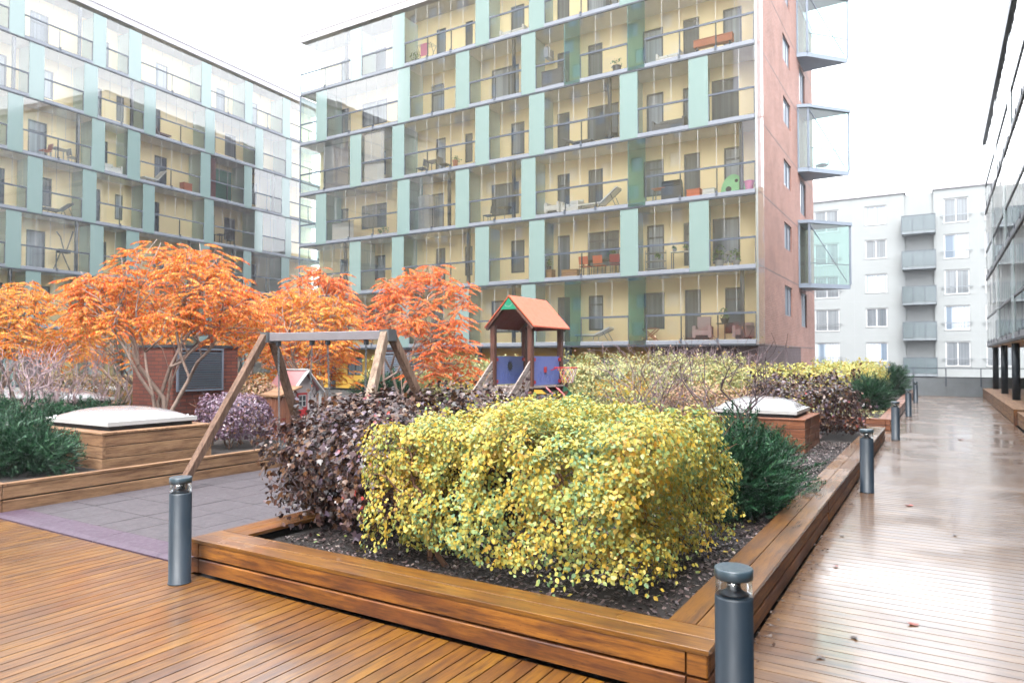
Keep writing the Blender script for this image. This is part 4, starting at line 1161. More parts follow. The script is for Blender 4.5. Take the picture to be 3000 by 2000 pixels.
def shape_low(pts, size, kl, kr):
    x = pts[:, 0] / (size[0] / 2)
    pts[:, 2] *= 1 - kl * np.clip(-x, 0, 1.1) ** 2.2 - kr * np.clip(x, 0, 1.1) ** 2.5
    return pts

def hedge(label, c, size, n, smin, smax, mat, seed, rz=0, power=3.2, depth=.15, lumpy=.1, gap=0, gap_sc=3., bottom=0, thin=.5, stems=18, tv=LEAF6, tf=LEAF6F, name='hedge', cat='hedge', z0=.17, twigs=90, twigmat='stem', droop=.35, spray=0, rand=.7, low=None):
    t = thing(name, label, cat, (c[0], c[1], z0), rz)
    pts, Nn = leaf_shell((0, 0, size[2] / 2), size, n, seed, power, depth, lumpy, bottom, gap, gap_sc, thin)
    if spray:
        g = np.random.default_rng(seed + 3); ex, en = [], []
        for _ in range(spray):
            b0 = np.array([g.uniform(-.47, .47) * size[0], g.uniform(-.47, .47) * size[1], size[2] * g.uniform(.9, 1.0)]); d = np.array([g.normal(0, .35), g.normal(0, .35), 1.]); L = g.uniform(.08, .2)
            for k in range(9): ex.append(b0 + d * L * k / 8 + g.normal(0, .02, 3)); en.append(g.normal(0, 1, 3) + [0, 0, .5])
        pts = np.concatenate([pts, np.array(ex)]); Nn = np.concatenate([Nn, np.array(en)])
    if low: pts = shape_low(pts, size, *low)
    put_leaves('foliage', pts, Nn, smin, smax, M[mat], t, seed, tv, tf, droop=droop, rand=rand)
    r = random.Random(seed)
    w = MB()
    for i in range(stems):
        bx, by = r.uniform(-.36, .36) * size[0], r.uniform(-.36, .36) * size[1]
        tips = [Vector((bx + r.gauss(0, .16), by + r.gauss(0, .16), 0)) + Vector((bx * .28, by * .28, r.uniform(.3, .95) * size[2])) for _ in range(max(2, twigs // stems))]
        tree_tubes(tips, (bx, by, -.03), .0035, seed + i, 2.0, .07, 4, mb_=w)
    w.build('stems', M[twigmat], t)
    return t

PLUME = []
PLUMEF = []
_r = random.Random(2)
for i in range(15):
    y_ = i / 15
    for s_ in (-1, 1):
        L = .3 * (1 - y_ * .75) * _r.uniform(.7, 1.2); a = .75 + _r.gauss(0, .12); zt = _r.gauss(.04, .06)
        n_ = len(PLUME)
        PLUME += [(0, y_ - .02, 0), (s_ * L * math.sin(a) * .6 - .012, y_ + L * math.cos(a) * .5, zt * .6 + .02), (s_ * L * math.sin(a), y_ + L * math.cos(a), zt), (s_ * L * math.sin(a) * .55 + .02, y_ + L * math.cos(a) * .5 + .045, zt * .5)]
        PLUMEF.append((n_, n_ + 1, n_ + 2, n_ + 3))
PLUME += [(-.02, 0, 0), (.02, 0, 0), (.008, 1.08, .02), (-.008, 1.08, .02)]; PLUMEF.append((60, 61, 62, 63))

def juniper(label, c, size, n, seed, z0=.17, lmin=.16, lmax=.34, rz=0, flat=.5, group=None):
    t = thing('juniper_shrub', label, 'shrub', (c[0], c[1], z0), rz, group)
    g = np.random.default_rng(seed)
    pts, Nn = leaf_shell((0, 0, size[2] * .48), size, n, seed, 2.3, .24, .16, 0, 0, 3, .75)
    D = Nn * np.array([1, 1, .45]) + g.normal(0, .3, (len(pts), 3)) + np.array([0, 0, flat])
    N_ = np.array([0, 0, 1.]) + g.normal(0, .6, (len(pts), 3))
    L = g.uniform(lmin, lmax, len(pts))
    scatter('foliage', PLUME, PLUMEF, frames(D, N_), pts - D / np.linalg.norm(D, axis=1, keepdims=True) * L[:, None] * .6, L, M['juniper'], t)
    w = MB(); r = random.Random(seed)
    tips = [Vector((r.uniform(-.4, .4) * size[0], r.uniform(-.4, .4) * size[1], r.uniform(.3, .8) * size[2])) for _ in range(24)]
    tree_tubes(tips, (0, 0, -.05), .006, seed, 2.2, .06, 5, mb_=w); w.build('stems', M['twig_dark'], t)
    return t

# foreground bed
hedge('large yellow green hedge filling the middle of the foreground planter', (-2.6, 4.95), (2.28, 2.1, 1.12), 58000, .019, .042, 'leaf_yellow', 23, power=10, depth=.13, lumpy=.1, gap=.3, gap_sc=4.6, low=(.14, .0), bottom=.1, thin=.12, stems=10, tv=LEAF, tf=LEAFF, twigs=340, spray=60)
hedge('dark purple brown shrub left of the large yellow hedge', (-4.38, 5.75), (2.3, 3.3, 1.12), 30000, .03, .064, 'leaf_purple', 31, power=3.2, depth=.2, lumpy=.14, gap=.2, gap_sc=3.3, bottom=.02, thin=.45, stems=10, tv=LOBED, tf=LOBEDF, name='purple_shrub', cat='shrub', twigs=160, twigmat='twig_dark', spray=25, rand=.9)
juniper('dark green juniper between the yellow hedge and the walkway rim', (-1.78, 7.5), (1.15, 2.4, .9), 2600, 41, .13, .11, .24)
hedge('dark purple shrub behind the reddish skylight box near the walkway', (-2.35, 15.0), (2.3, 2.3, 1.2), 5200, .05, .1, 'leaf_purple', 51, power=2.7, depth=.2, lumpy=.14, thin=.25, gap=.12, stems=7, name='purple_shrub', cat='shrub', twigs=80, twigmat='twig_dark', spray=20, rand=.9)
bare('bare thin tree with dark forked stems in front of the white dome', (-2.9, 11.6, .15), (2.4, 2.0, 2.0), 110, 61, 'twig_dark', 5, 90, 'leaf_rust', name='bare_tree', cat='tree', rt=.0042)
bare('bare twiggy shrub right of the play tower, tallest branches over the far hedge', (-4.5, 12.0, .15), (3.0, 2.2, 1.9), 320, 62, 'twig_mid', 10, 260, 'leaf_rust', rt=.0026)
hedge('low rust coloured shrub behind the large yellow hedge', (-3.9, 9.6), (1.5, 2.0, .75), 3600, .035, .07, 'leaf_rust', 63, depth=.28, lumpy=.16, stems=8, thin=.6, name='rust_shrub', cat='shrub', twigs=90, twigmat='twig', gap=.14)

# hedges further back
hedge('long pale yellow green hedge behind the play tower on the right', (-7.1, 19.2), (5.6, 1.7, 1.75), 15000, .05, .1, 'leaf_far', 71, rad(12), lumpy=.16, z0=0, spray=90, twigs=60)
hedge('pale yellow green hedge in front of the dark brick corner', (-4.6, 22.9), (4.4, 1.6, 1.28), 9000, .06, .11, 'leaf_pale', 72, rad(20), lumpy=.14, z0=.18, spray=50, twigs=40)
hedge('olive green hedge directly left of the play tower', (-11.2, 16.1), (3.4, 1.6, 1.68), 9000, .05, .095, 'leaf_far', 73, rad(10), lumpy=.15, z0=0, spray=50, twigs=50)
hedge('short pale hedge seen between the swing chains', (-15.3, 18.2), (3.4, 1.4, 1.65), 7000, .06, .1, 'leaf_pale', 74, lumpy=.12, z0=0, spray=30, twigs=40)
hedge('brown green clipped hedge at the foot of the left building', (-24.5, 12.9), (6.0, 1.4, 1.2), 9000, .07, .12, 'leaf_brown', 75, rad(6), power=5, lumpy=.05, z0=-.02, twigs=40)
hedge('brown green clipped hedge behind the brick stack', (-20.5, 15.6), (3.6, 1.2, 1.25), 5000, .07, .12, 'leaf_brown', 76, rad(10), power=5, lumpy=.05, z0=-.02, twigs=40)
hedge('mauve clipped shrub in the left planter beside the wooden bin', (-9.72, 7.35), (1.05, 1.15, .8), 6500, .03, .055, 'leaf_plum', 77, power=3, lumpy=.06, z0=.34, twigs=90, stems=12, name='mauve_shrub', cat='shrub', thin=.12, bottom=.12)
hedge('rust leaved shrub in front of the small play house', (-11.15, 8.9), (1.1, .8, 1.0), 3600, .035, .06, 'leaf_rust', 78, z0=.28, twigs=60, name='rust_shrub', cat='shrub', gap=.1)
hedge('rust and mauve low shrubs row between tower and walkway', (-4.6, 17.5), (3.2, 1.0, 1.0), 5200, .05, .09, 'leaf_rust', 79, rad(14), lumpy=.18, z0=.0, twigs=120, twigmat='twig', gap=.12, name='rust_shrub', cat='shrub')
# far planter beside the walkway
hedge('bright yellow clipped hedge in the far planter near the end wall', (-2.75, 27.6), (2.3, 6.0, 1.35), 12000, .06, .11, 'leaf_pale', 81, power=4, lumpy=.09, z0=.2, spray=40, twigs=50)
juniper('dark green juniper in front of the far yellow hedge', (-1.75, 23.4), (1.1, 2.6, .98), 900, 82, .18, .2, .42)
juniper('small dark juniper at the far end behind the second last bollard', (-1.55, 32.4), (1.0, 2.4, 1.25), 700, 83, .18, .22, .45)
juniper('dark green juniper behind the swing chains', (-13.6, 15.3), (2.0, 1.4, .95), 700, 84, .3, .25, .5)
planter('wooden_planter', 'narrow wooden planter with dark juniper behind the swing', -15.2, -11.9, 14.2, 16.4, .6, 3, .12, 'FRL', red, .5)
# left planter
juniper('broad dark green juniper at the left edge of the left planter', (-10.45, 4.25), (3.1, 1.15, .6), 3600, 91, .28, .11, .24, flat=.25)
juniper('juniper spreading behind the bare twigs left of the plank box', (-12.3, 5.3), (2.0, 1.8, .75), 1900, 92, .28, .12, .26, flat=.3)
juniper('blue green juniper behind the large dome box', (-13.2, 6.9), (1.6, 1.0, .62), 600, 93, .28, .16, .3, flat=.3)
bare('bare pale twiggy shrub at the left edge in front of the white dome', (-13.3, 5.75, .28), (2.6, 2.0, 1.75), 260, 94, 'twig', 9, 140, 'leaf_rust')
bare('bare mauve twiggy shrub between the left edge and the large sumac', (-14.6, 7.0, .28), (2.2, 2.0, 1.7), 260, 95, 'twig', 8, 120, 'leaf_rust')
bare('bare pale shrub with thin upright stems left of the brick stack', (-13.9, 7.6, .28), (1.4, 1.4, 1.9), 90, 96, 'twig', 6, 40, 'leaf_rust')

sumac('largest orange sumac with many stems, behind the large dome box', (-12.55, 7.75, .28), [(.1, .3, 2.15, 1.75, 1.6, 1.55, 95), (-.9, -.4, 2.3, .9, .8, .9, 24), (1.1, .7, 1.9, 1.0, .9, 1.0, 24)], 1500, .38, M['sumac'], 101, 5)
sumac('orange gold sumac cut off by the left edge', (-15.7, 6.6, .28), [(0, 0, 1.7, 1.7, 1.5, 1.3, 70), (-1.2, -.2, 1.9, .9, .9, 1.0, 25)], 1150, .38, M['sumac_gold'], 102, 4)
sumac('coral red sumac nearest the play tower', (-11.1, 12.9, .0), [(.35, .5, 2.5, 1.35, 1.3, 1.5, 62), (1.0, .5, 1.5, .9, .9, .9, 26)], 950, .38, M['sumac_red'], 103, 4)
sumac('coral sumac with flat top rising over the swing beam', (-12.9, 11.6, .0), [(.1, .2, 2.6, 1.15, 1.1, 1.3, 52), (.2, .2, 1.7, 1.2, 1.1, .7, 22)], 760, .38, M['sumac_red'], 104, 3)
sumac('golden orange sumac between the largest sumac and the coral ones', (-15.6, 13.0, .0), [(0, 0, 2.0, 1.9, 1.6, 1.5, 70)], 800, .38, M['sumac_gold'], 105, 4)
sumac('golden orange sumac behind the left legs of the swing frame', (-12.0, 10.7, .0), [(0, .1, 2.0, 1.25, 1.2, 1.35, 52), (.2, 0, 1.3, 1.1, 1.0, .6, 16)], 700, .38, M['sumac_gold'], 107, 4)
sumac('golden sumac low in front of the left building', (-18.3, 10.4, .0), [(0, 0, 1.7, 2.0, 1.6, 1.7, 66)], 900, .42, M['sumac_gold'], 106, 4)

# climbing plant on the dark brick corner
r = random.Random(12)
t = thing('climbing_vine', 'leafless purple climber covering the dark brick corner of the middle building', 'vine', (-10.5, 28.82, 0))
w = MB()
for i in range(9):
    bx = .3 + i * .48
    tree_tubes([Vector((bx + r.gauss(0, .5), -.02 - r.random() * .1, r.uniform(.5, 2.3))) for _ in range(60)], (bx, 0, 0), .008, i, 2.1, .07, 4, mb_=w)
w.build('branches', M['twig'], t)

# ------------------------------------------------------------------ fallen leaves on the decking
def fallen(label, x_, y_, mat, s_, rz):
    o = scatter('fallen_leaf', LOBED, LOBEDF, np.array([np.eye(3)]), np.array([[0, -s_ / 2, .006]]), np.array([s_]), mat)
    o.location = (x_, y_, 0.002); o.rotation_euler = (rad(3), rad(5), rz)
    tag(o, label, 'fallen leaf', 'fallen leaves on the wet decking')
for a in ((-.17, 5.2, 'fallen', .07, .4, 'orange leaf lying alone on the walkway boards nearest the foreground bollard'), (-.33, 9.35, 'fallen_red', .1, 1.1, 'bright red leaf on the walkway beside the second bollard'),
          (-.47, 4.75, 'fallen_brown', .055, 2.2, 'dark curled leaf cluster beside the foreground planter edge'), (-.6, 4.35, 'fallen_brown', .05, .3, 'small dark leaf scrap below the curled leaf cluster'),
          (1.05, 10.9, 'fallen', .12, 2.9, 'orange leaf at the right edge of the walkway'), (.35, 17.5, 'fallen', .13, .9, 'faint orange leaf far along the walkway'),
          (.1, 8.0, 'fallen_brown', .05, 1.9, 'tiny dark leaf in the middle of the bright reflection'), (.5, 12.6, 'fallen_brown', .07, .2, 'dark leaf speck near the right half of the walkway'),
          (-.75, 6.3, 'fallen', .05, 1.4, 'tan leaf scrap against the planter side'), (-.82, 7.4, 'fallen_brown', .05, 2.5, 'brown scrap in the planter corner shadow'),
          (-7.0, 4.9, 'fallen_white' if 'fallen_white' in M else 'fallen', .05, .8, 'pale leaf on the rubber mat'), (-6.3, 5.6, 'fallen_brown', .06, 2.0, 'dark leaf on the rubber mat near the swing')):
    fallen(a[5], a[0], a[1], M[a[2]], a[3], a[4])
# ------------------------------------------------------------------ things on the balconies
ALB = 1.0  # full colour from here, to make up for the balcony shade
M['wicker'] = plain('grey wicker', lin(104, 106, 112), .8, .2, 20, bump=.4)
M['cushion_white'] = plain('white cushion cloth', lin(232, 230, 226), .9, .03, 5)
M['mauve_cloth'] = plain('mauve upholstery', lin(188, 164, 164), .9, .06, 5)
M['orange_plastic'] = plain('orange plastic', lin(214, 104, 62), .5, .05, 5)
M['pink_cloth'] = plain('pink cloth', lin(222, 120, 162), .9, .08, 6)
M['mint_plastic'] = plain('light green plastic', lin(140, 204, 148), .5, .05, 5)
M['pine'] = wood('pine crate boards', lin(196, 150, 104), lin(206, 166, 122), 'x', 0, rough=.7, stain=.2)
M['terracotta'] = plain('terracotta', lin(190, 112, 82), .8, .1, 8)
M['leaf_plant'] = leafmat('house plant leaves', [(0, W4(44, 92, 56)), (.6, W4(86, 130, 70)), (1, W4(150, 170, 100))], .4, .15, .2, 2)
M['brown_cloth'] = plain('brown curtain', lin(112, 70, 66), .9, .15, 5)
M['green_cloth'] = plain('dark green curtain', lin(40, 104, 84), .9, .15, 5)

def place(root_m, u, d, z, face=0):
    """point on a balcony: u along the facade, d behind the glass; returns world location and rotation"""
    v = root_m @ Vector((u, d, z)); r_ = root_m.to_euler().z + face
    return v, r_
def mwm(o): return Matrix.Translation(o.location) @ Matrix.Rotation(o.rotation_euler.z, 4, 'Z')
RB, RA, RC = mwm(mb), mwm(ma), mwm(mc)
def put(name, label, cat, R_, u, d, z, face=0):
    v, r_ = place(R_, u, d, z, face)
    return thing(name, label, cat, v, r_)
def chair(label, R_, u, d, z, face, m_seat, m_leg, w_=.46, hs=.44, hb=.86, back=.5, legr=.013):
    t = put('balcony_chair', label, 'chair', R_, u, d, z, face)
    MB().board(-w_ / 2, w_ / 2, -w_ / 2, w_ / 2, hs - .035, hs, .01, 'x').build('seat', m_seat, t)
    MB().beam((0, w_ / 2 - .01, hb - back * .72), (0, w_ / 2 + .05, hb), w_, .03, (0, 1, 0)).build('backrest', m_seat, t)
    for sx in (-1, 1):
        MB().tube([(sx * (w_ / 2 - .03), -w_ / 2 + .03, 0), (sx * (w_ / 2 - .03), -w_ / 2 + .03, hs - .035)], legr, 8).build('leg', m_leg, t)
        MB().tube([(sx * (w_ / 2 - .03), w_ / 2 - .03, 0), (sx * (w_ / 2 - .03), w_ / 2 - .03, hs), (sx * (w_ / 2 - .03), w_ / 2 + .035, hb - .02)], legr, 8).build('leg', m_leg, t)
    return t
def table(label, R_, u, d, z, w_, dp, h_, m_top, m_leg, round_=False):
    t = put('balcony_table', label, 'table', R_, u, d, z)
    if round_:
        MB().lathe([(w_ / 2 - .008, h_ - .025), (w_ / 2, h_ - .018), (w_ / 2, h_ - .006), (w_ / 2 - .008, h_)], 28).build('table_top', m_top, t)
        MB().lathe([(.2, 0), (.2, .015), (.03, .03), (.022, .05), (.022, h_ - .03), (.08, h_ - .026)], 16).build('pedestal', m_leg, t)
    else:
        MB().board(-w_ / 2, w_ / 2, -dp / 2, dp / 2, h_ - .03, h_, .006, 'x').build('table_top', m_top, t)
        for sx in (-1, 1):
            for sy in (-1, 1): MB().board(sx * (w_ / 2 - .05) - .02, sx * (w_ / 2 - .05) + .02, sy * (dp / 2 - .05) - .02, sy * (dp / 2 - .05) + .02, 0, h_ - .031, .004, 'z').build('leg', m_leg, t)
    return t
def potted(label, R_, u, d, z, rp, hp, hl, m_pot, seed, n=90):
    t = put('potted_plant', label, 'potted plant', R_, u, d, z)
    MB().lathe([(rp * .7, 0), (rp, hp * .9), (rp * 1.08, hp * .9), (rp * 1.08, hp), (rp * .95, hp), (rp * .9, hp * .85)], 18).build('pot', m_pot, t)
    pts, Nn = leaf_shell((0, 0, hp + hl / 2), (hl * .9, hl * .9, hl), n, seed, 2, .25, .15)
    put_leaves('foliage', pts, Nn, .06, .13, M['leaf_plant'], t, seed)
    w = MB(); tree_tubes([Vector(tuple(q)) for q in pts[:8]], (0, 0, hp * .85), .003, seed, mb_=w); w.build('stems', M['stem'], t)
    return t
def lounger(label, R_, u, d, z, face, m_c, m_f, L=1.75, tilt=.62):
    t = put('sun_lounger', label, 'lounger', R_, u, d, z, face)
    f = MB()
    for sy in (-.28, .28):
        f.tube([(-L / 2, sy, .26), (.15, sy, .26), (L / 2, sy, .26 + tilt)], .016, 8)
    for xx in (-L / 2 + .15, .12):
        for sy in (-.28, .28): f.tube([(xx, sy, .26), (xx - .05, sy, 0)], .016, 8)
    for sy in (-.28, .28): f.tube([(L / 2 - .3, sy, .26 + tilt * .6), (L / 2 - .02, sy, 0)], .014, 8)
    f.build('frame', m_f, t)
    MB().beam((-L / 2, 0, .31), (.17, 0, .31), .56, .08).build('seat_cushion', m_c, t)
    MB().beam((.16, 0, .32), (L / 2, 0, .32 + tilt), .56, .08).build('back_cushion', m_c, t)
    return t
def armchair(label, R_, u, d, z, face, m_c, w_=.78, h_=1.0):
    t = put('armchair', label, 'armchair', R_, u, d, z, face)
    MB().board(-w_ / 2 + .14, w_ / 2 - .14, -.36, .25, .2, .45, .04, 'x').build('seat', m_c, t)
    MB().beam((0, .26, .3), (0, .42, h_), w_ - .2, .16, (0, 1, 0), .04).build('backrest', m_c, t)
    for sx in (-1, 1): MB().board(sx * (w_ / 2 - .07) - .07, sx * (w_ / 2 - .07) + .07, -.38, .3, .1, .6, .04, 'y').build('arm', m_c, t)
    MB().box(-w_ / 2 + .1, w_ / 2 - .1, -.3, .25, .03, .198).build('base', M['dark'], t)
    return t
def sofa(label, R_, u, d, z, w_, m_f, m_c):
    t = put('balcony_sofa', label, 'sofa', R_, u, d, z)
    MB().board(-w_ / 2, w_ / 2, -.35, .35, .08, .3, .02, 'x').build('base', m_f, t)
    MB().beam((0, .36, .3), (0, .44, .72), w_, .08, (0, 1, 0), .02).build('backrest', m_f, t)
    for sx in (-1, 1): MB().board(sx * (w_ / 2 + .05) - .045, sx * (w_ / 2 + .05) + .045, -.35, .38, .08, .55, .02, 'y').build('arm', m_f, t)
    for i in range(2): MB().board(-w_ / 2 + i * w_ / 2 + .02, i * w_ / 2 - .02, -.34, .3, .303, .42, .03, 'x').build('cushion', m_c, t)
    return t
def crate(label, R_, u, d, z, w_, dp, h_, mat, slats=4, name='balcony_box', cat='box'):
    t = put(name, label, cat, R_, u, d, z)
    p = MB(); sh = (h_ - .03) / slats
    for i in range(slats):
        p.board(-w_ / 2, w_ / 2, -dp / 2, -dp / 2 + .02, i * sh + .004, (i + 1) * sh - .004, .004, 'x'); p.board(-w_ / 2, w_ / 2, dp / 2 - .02, dp / 2, i * sh + .004, (i + 1) * sh - .004, .004, 'x')
        p.board(-w_ / 2, -w_ / 2 + .02, -dp / 2 + .021, dp / 2 - .021, i * sh + .004, (i + 1) * sh - .004, .004, 'y'); p.board(w_ / 2 - .02, w_ / 2, -dp / 2 + .021, dp / 2 - .021, i * sh + .004, (i + 1) * sh - .004, .004, 'y')
    p.build('box_body', mat, t)
    MB().board(-w_ / 2 - .012, w_ / 2 + .012, -dp / 2 - .012, dp / 2 + .012, h_ - .028, h_, .006, 'x').build('lid', mat, t)
    return t
def drape(label, R_, u0, u1, d, z0, z1, mat, name='balcony_blind', cat='blind', pitch=.09, amp=.02):
    t = put(name, label, cat, R_, u0, d, z0)
    n = int((u1 - u0) / pitch * 4); V = []
    p = MB()
    for i in range(n):
        xa, xb = (u1 - u0) * i / n, (u1 - u0) * (i + 1) / n
        ya, yb = amp * math.sin(i * math.pi / 2), amp * math.sin((i + 1) * math.pi / 2)
        p.add([(xa, ya, 0), (xb, yb, 0), (xb, yb, z1 - z0), (xa, ya, z1 - z0)], [(0, 1, 2, 3)])
    p.build('fabric', mat, t)
    MB().box(0, u1 - u0, -.03, .03, z1 - z0, z1 - z0 + .04).build('rail', M['white'], t)
    return t
bx = lambda X_: X_ - BX
Z = lambda k: lev[k - 1] + .002
H = math.pi
# first balcony row
armchair('mauve reclining armchair on the lowest balcony by the brick corner', RB, bx(-8.5), .75, Z(1), .15, M['mauve_cloth'])
table('small round balcony table under a dark plant pot, beside the mauve armchair', RB, bx(-7.6), .8, Z(1), .7, .7, .7, M['dark'], M['dark'], True)
potted('plant in a dark bowl standing on the round table of the lowest balcony', RB, bx(-7.6), .8, Z(1) + .7, .17, .2, .32, M['black'], 301)
armchair('second smaller mauve armchair right of the round table on the lowest balcony', RB, bx(-6.85), .9, Z(1), -.3, M['mauve_cloth'], .62, .7)
t = put('folding_stool', 'brown folding stool with crossed legs on the lowest balcony', 'stool', RB, bx(-10.75), .6, Z(1))
for sx in (-1, 1):
    MB().beam((-.3 * sx, -.18, 0), (.3 * sx, -.18, .5), .03, .04).beam((-.3 * sx, .18, 0), (.3 * sx, .18, .5), .03, .04).build('leg_frame', M['terracotta'], t)
MB().board(-.33, .33, -.2, .2, .52, .545, .005, 'x').build('seat', M['terracotta'], t)
lounger('white sun lounger on the lowest balcony behind the bare twigs', RB, bx(-13.5), .7, Z(1), 0, M['cushion_white'], M['steel'], 1.7, .3)
potted('fern in a white pot on the lowest balcony left of the play tower roof', RB, bx(-22.3), .7, Z(1), .16, .24, .4, M['white'], 306)
# second row
table('black dining table between orange chairs on the second balcony row', RB, bx(-13.15), .85, Z(2), 1.7, .7, .74, M['black'], M['black'])
chair('leftmost of the three orange chairs at the black dining table', RB, bx(-13.75), .35, Z(2), H, M['orange_plastic'], M['steel'])
chair('middle one of the three orange chairs at the black dining table', RB, bx(-13.05), .35, Z(2), H, M['orange_plastic'], M['steel'])
chair('rightmost and reddest of the three chairs at the black dining table', RB, bx(-12.3), .4, Z(2), H + .2, M['red_play'], M['steel'])
potted('bushy plant standing on the black dining table', RB, bx(-12.6), .95, Z(2) + .74, .1, .12, .36, M['black'], 302)
crate('pine crate carrying a plant at the left end of the dining balcony', RB, bx(-15.75), .5, Z(2), .5, .4, .42, M['pine'])
potted('dark plant on the pine crate of the dining balcony', RB, bx(-15.75), .5, Z(2) + .42, .13, .16, .42, M['black'], 303)
crate('low light wooden box beside the orange chairs', RB, bx(-14.6), .55, Z(2), .8, .4, .36, M['pine'], 3)
t = put('plant_shelf', 'white shelf trolley with greenery on the second balcony row', 'shelf', RB, bx(-10.5), .6, Z(2))
for zz in (.12, .45, .8): MB().board(-.42, .42, -.18, .18, zz, zz + .025, .004, 'x').build('shelf', M['white'], t)
for sx in (-.4, .4):
    for sy in (-.16, .16): MB().box(sx - .012, sx + .012, sy - .012, sy + .012, 0, .95).build('upright', M['white'], t)
potted('trailing plant on the white shelf trolley', RB, bx(-10.4), .6, Z(2) + .477, .12, .14, .26, M['white'], 304)
table('narrow pale console with pots right of the shelf trolley', RB, bx(-9.45), .9, Z(2), .9, .35, .85, M['cushion_white'], M['steel'])
for i, x_ in enumerate((-9.75, -9.25)): potted(('left' if i == 0 else 'right') + ' small pot on the narrow pale console', RB, bx(x_), .9, Z(2) + .85, .09, .13, .16, M['grey_board' if i else 'white'], 310 + i, 40)
potted('leafy plant in a white trough on the second row balcony at the brick corner', RB, bx(-7.75), .6, Z(2), .2, .3, .6, M['white'], 305)
potted('plant with red leaves' if False else 'smaller plant right of the white trough at the brick corner', RB, bx(-7.05), .55, Z(2), .15, .24, .5, M['white'], 307)
t = put('lantern', 'white lantern between the plants on the corner balcony', 'lantern', RB, bx(-7.35), .45, Z(2))
for sx in (-.11, .11):
    for sy in (-.11, .11): MB().box(sx - .012, sx + .012, sy - .012, sy + .012, .03, .5).build('post', M['white'], t)
MB().box(-.14, .14, -.14, .14, 0, .028).build('base', M['white'], t)
MB().add([(-.15, -.15, .502), (.15, -.15, .502), (.15, .15, .502), (-.15, .15, .502), (0, 0, .68)], [(0, 3, 2, 1), (0, 1, 4), (1, 2, 4), (2, 3, 4), (3, 0, 4)]).build('roof', M['white'], t)
MB().lathe([(.035, .03), (.035, .2), (.01, .21)], 12).build('candle', M['cushion_white'], t)
# third row
t = put('toy_shelter', 'light green rounded plastic toy shelter on the third balcony row', 'toy shelter', RB, bx(-7.15), .55, Z(3))
pts = [(.5 * math.cos(math.pi * i / 18), 0, .8 * math.sin(math.pi * i / 18)) for i in range(19)]
MB().prism([(p_[0], -.05, p_[2]) for p_ in pts], (0, .5, 0)).build('shell', M['mint_plastic'], t)
for hx, hz, hr in ((-.18, .2, .12), (.14, .52, .07)):
    MB().prism([(hx + hr * math.cos(2 * math.pi * i / 16), -.056, hz + hr * math.sin(2 * math.pi * i / 16)) for i in range(16)], (0, .005, 0)).build('painted_opening', M['dark'], t)  # dark discs stand in for the shaded holes
t = put('laundry_basket', 'pink basket right of the green toy shelter', 'basket', RB, bx(-6.5), .5, Z(3))
MB().lathe([(.14, 0), (.19, .4), (.21, .4), (.21, .43), (.18, .43)], 20).build('basket_body', M['pink_cloth'], t)
MB().lathe([(.2, .431), (.12, .47), (.03, .49)], 16).build('laundry', M['cushion_white'], t)
t = put('barbecue_grill', 'black barbecue grill on a cart on the third balcony row', 'grill', RB, bx(-9.75), .6, Z(3))
MB().board(-.42, .42, -.22, .22, .1, .62, .01, 'x').build('cart', M['anthracite'], t)
MB().prism([(-.4, -.22 + .22 * (1 - math.cos(math.pi * i / 8)), .66 + .26 * math.sin(math.pi * i / 8)) for i in range(9)], (.8, 0, 0)).build('lid', M['black'], t)
MB().board(-.62, -.43, -.2, .2, .6, .63, .004, 'x').build('side_table', M['black'], t)
crate('orange and white toy box left of the green toy shelter', RB, bx(-8.75), .5, Z(3), .55, .4, .36, M['orange_plastic'], 2)
crate('white toy box with red lid beside the orange one', RB, bx(-8.1), .5, Z(3), .5, .4, .3, M['cushion_white'], 2)
table('thin legged side table left of the barbecue grill', RB, bx(-10.3), .6, Z(3), .6, .45, .62, M['terracotta'], M['steel'])
lounger('white cushioned sun lounger tilted up on the third balcony row', RB, bx(-13.2), .7, Z(3), 0, M['cushion_white'], M['steel'], 1.9, .62)
armchair('low white covered seat at the left end of the lounger balcony', RB, bx(-15.5), .7, Z(3), 0, M['cushion_white'], .8, .5)
sofa('low white covered bench between the white seat and the lounger', RB, bx(-14.6), .75, Z(3), .7, M['cushion_white'], M['cushion_white'])
table('round glass bistro table on the third balcony row', RB, bx(-18.35), .7, Z(3), .75, .75, .74, M['steel'], M['steel'], True)
chair('wire bistro chair left of the round bistro table', RB, bx(-19.3), .75, Z(3), -H / 2, M['wicker'], M['dark'])
crate('white panelled cupboard standing open on the third balcony row', RB, bx(-23.45), .9, Z(3), .75, .4, 1.95, M['white'], 2, 'balcony_cupboard', 'cupboard')
potted('small plant by the wide window of the third balcony row', RB, bx(-26.6), .7, Z(3), .11, .16, .3, M['pink_cloth'], 308, 50)
potted('taller plant right of the small one by the wide window', RB, bx(-26.15), .6, Z(3), .12, .18, .42, M['mauve_cloth'], 309, 60)
drape('white hanging sheet low behind the railing at the left end', RB, bx(-29.9), bx(-28.2), .35, Z(3), Z(3) + 1.0, M['cushion_white'], 'hanging_sheet', 'sheet')
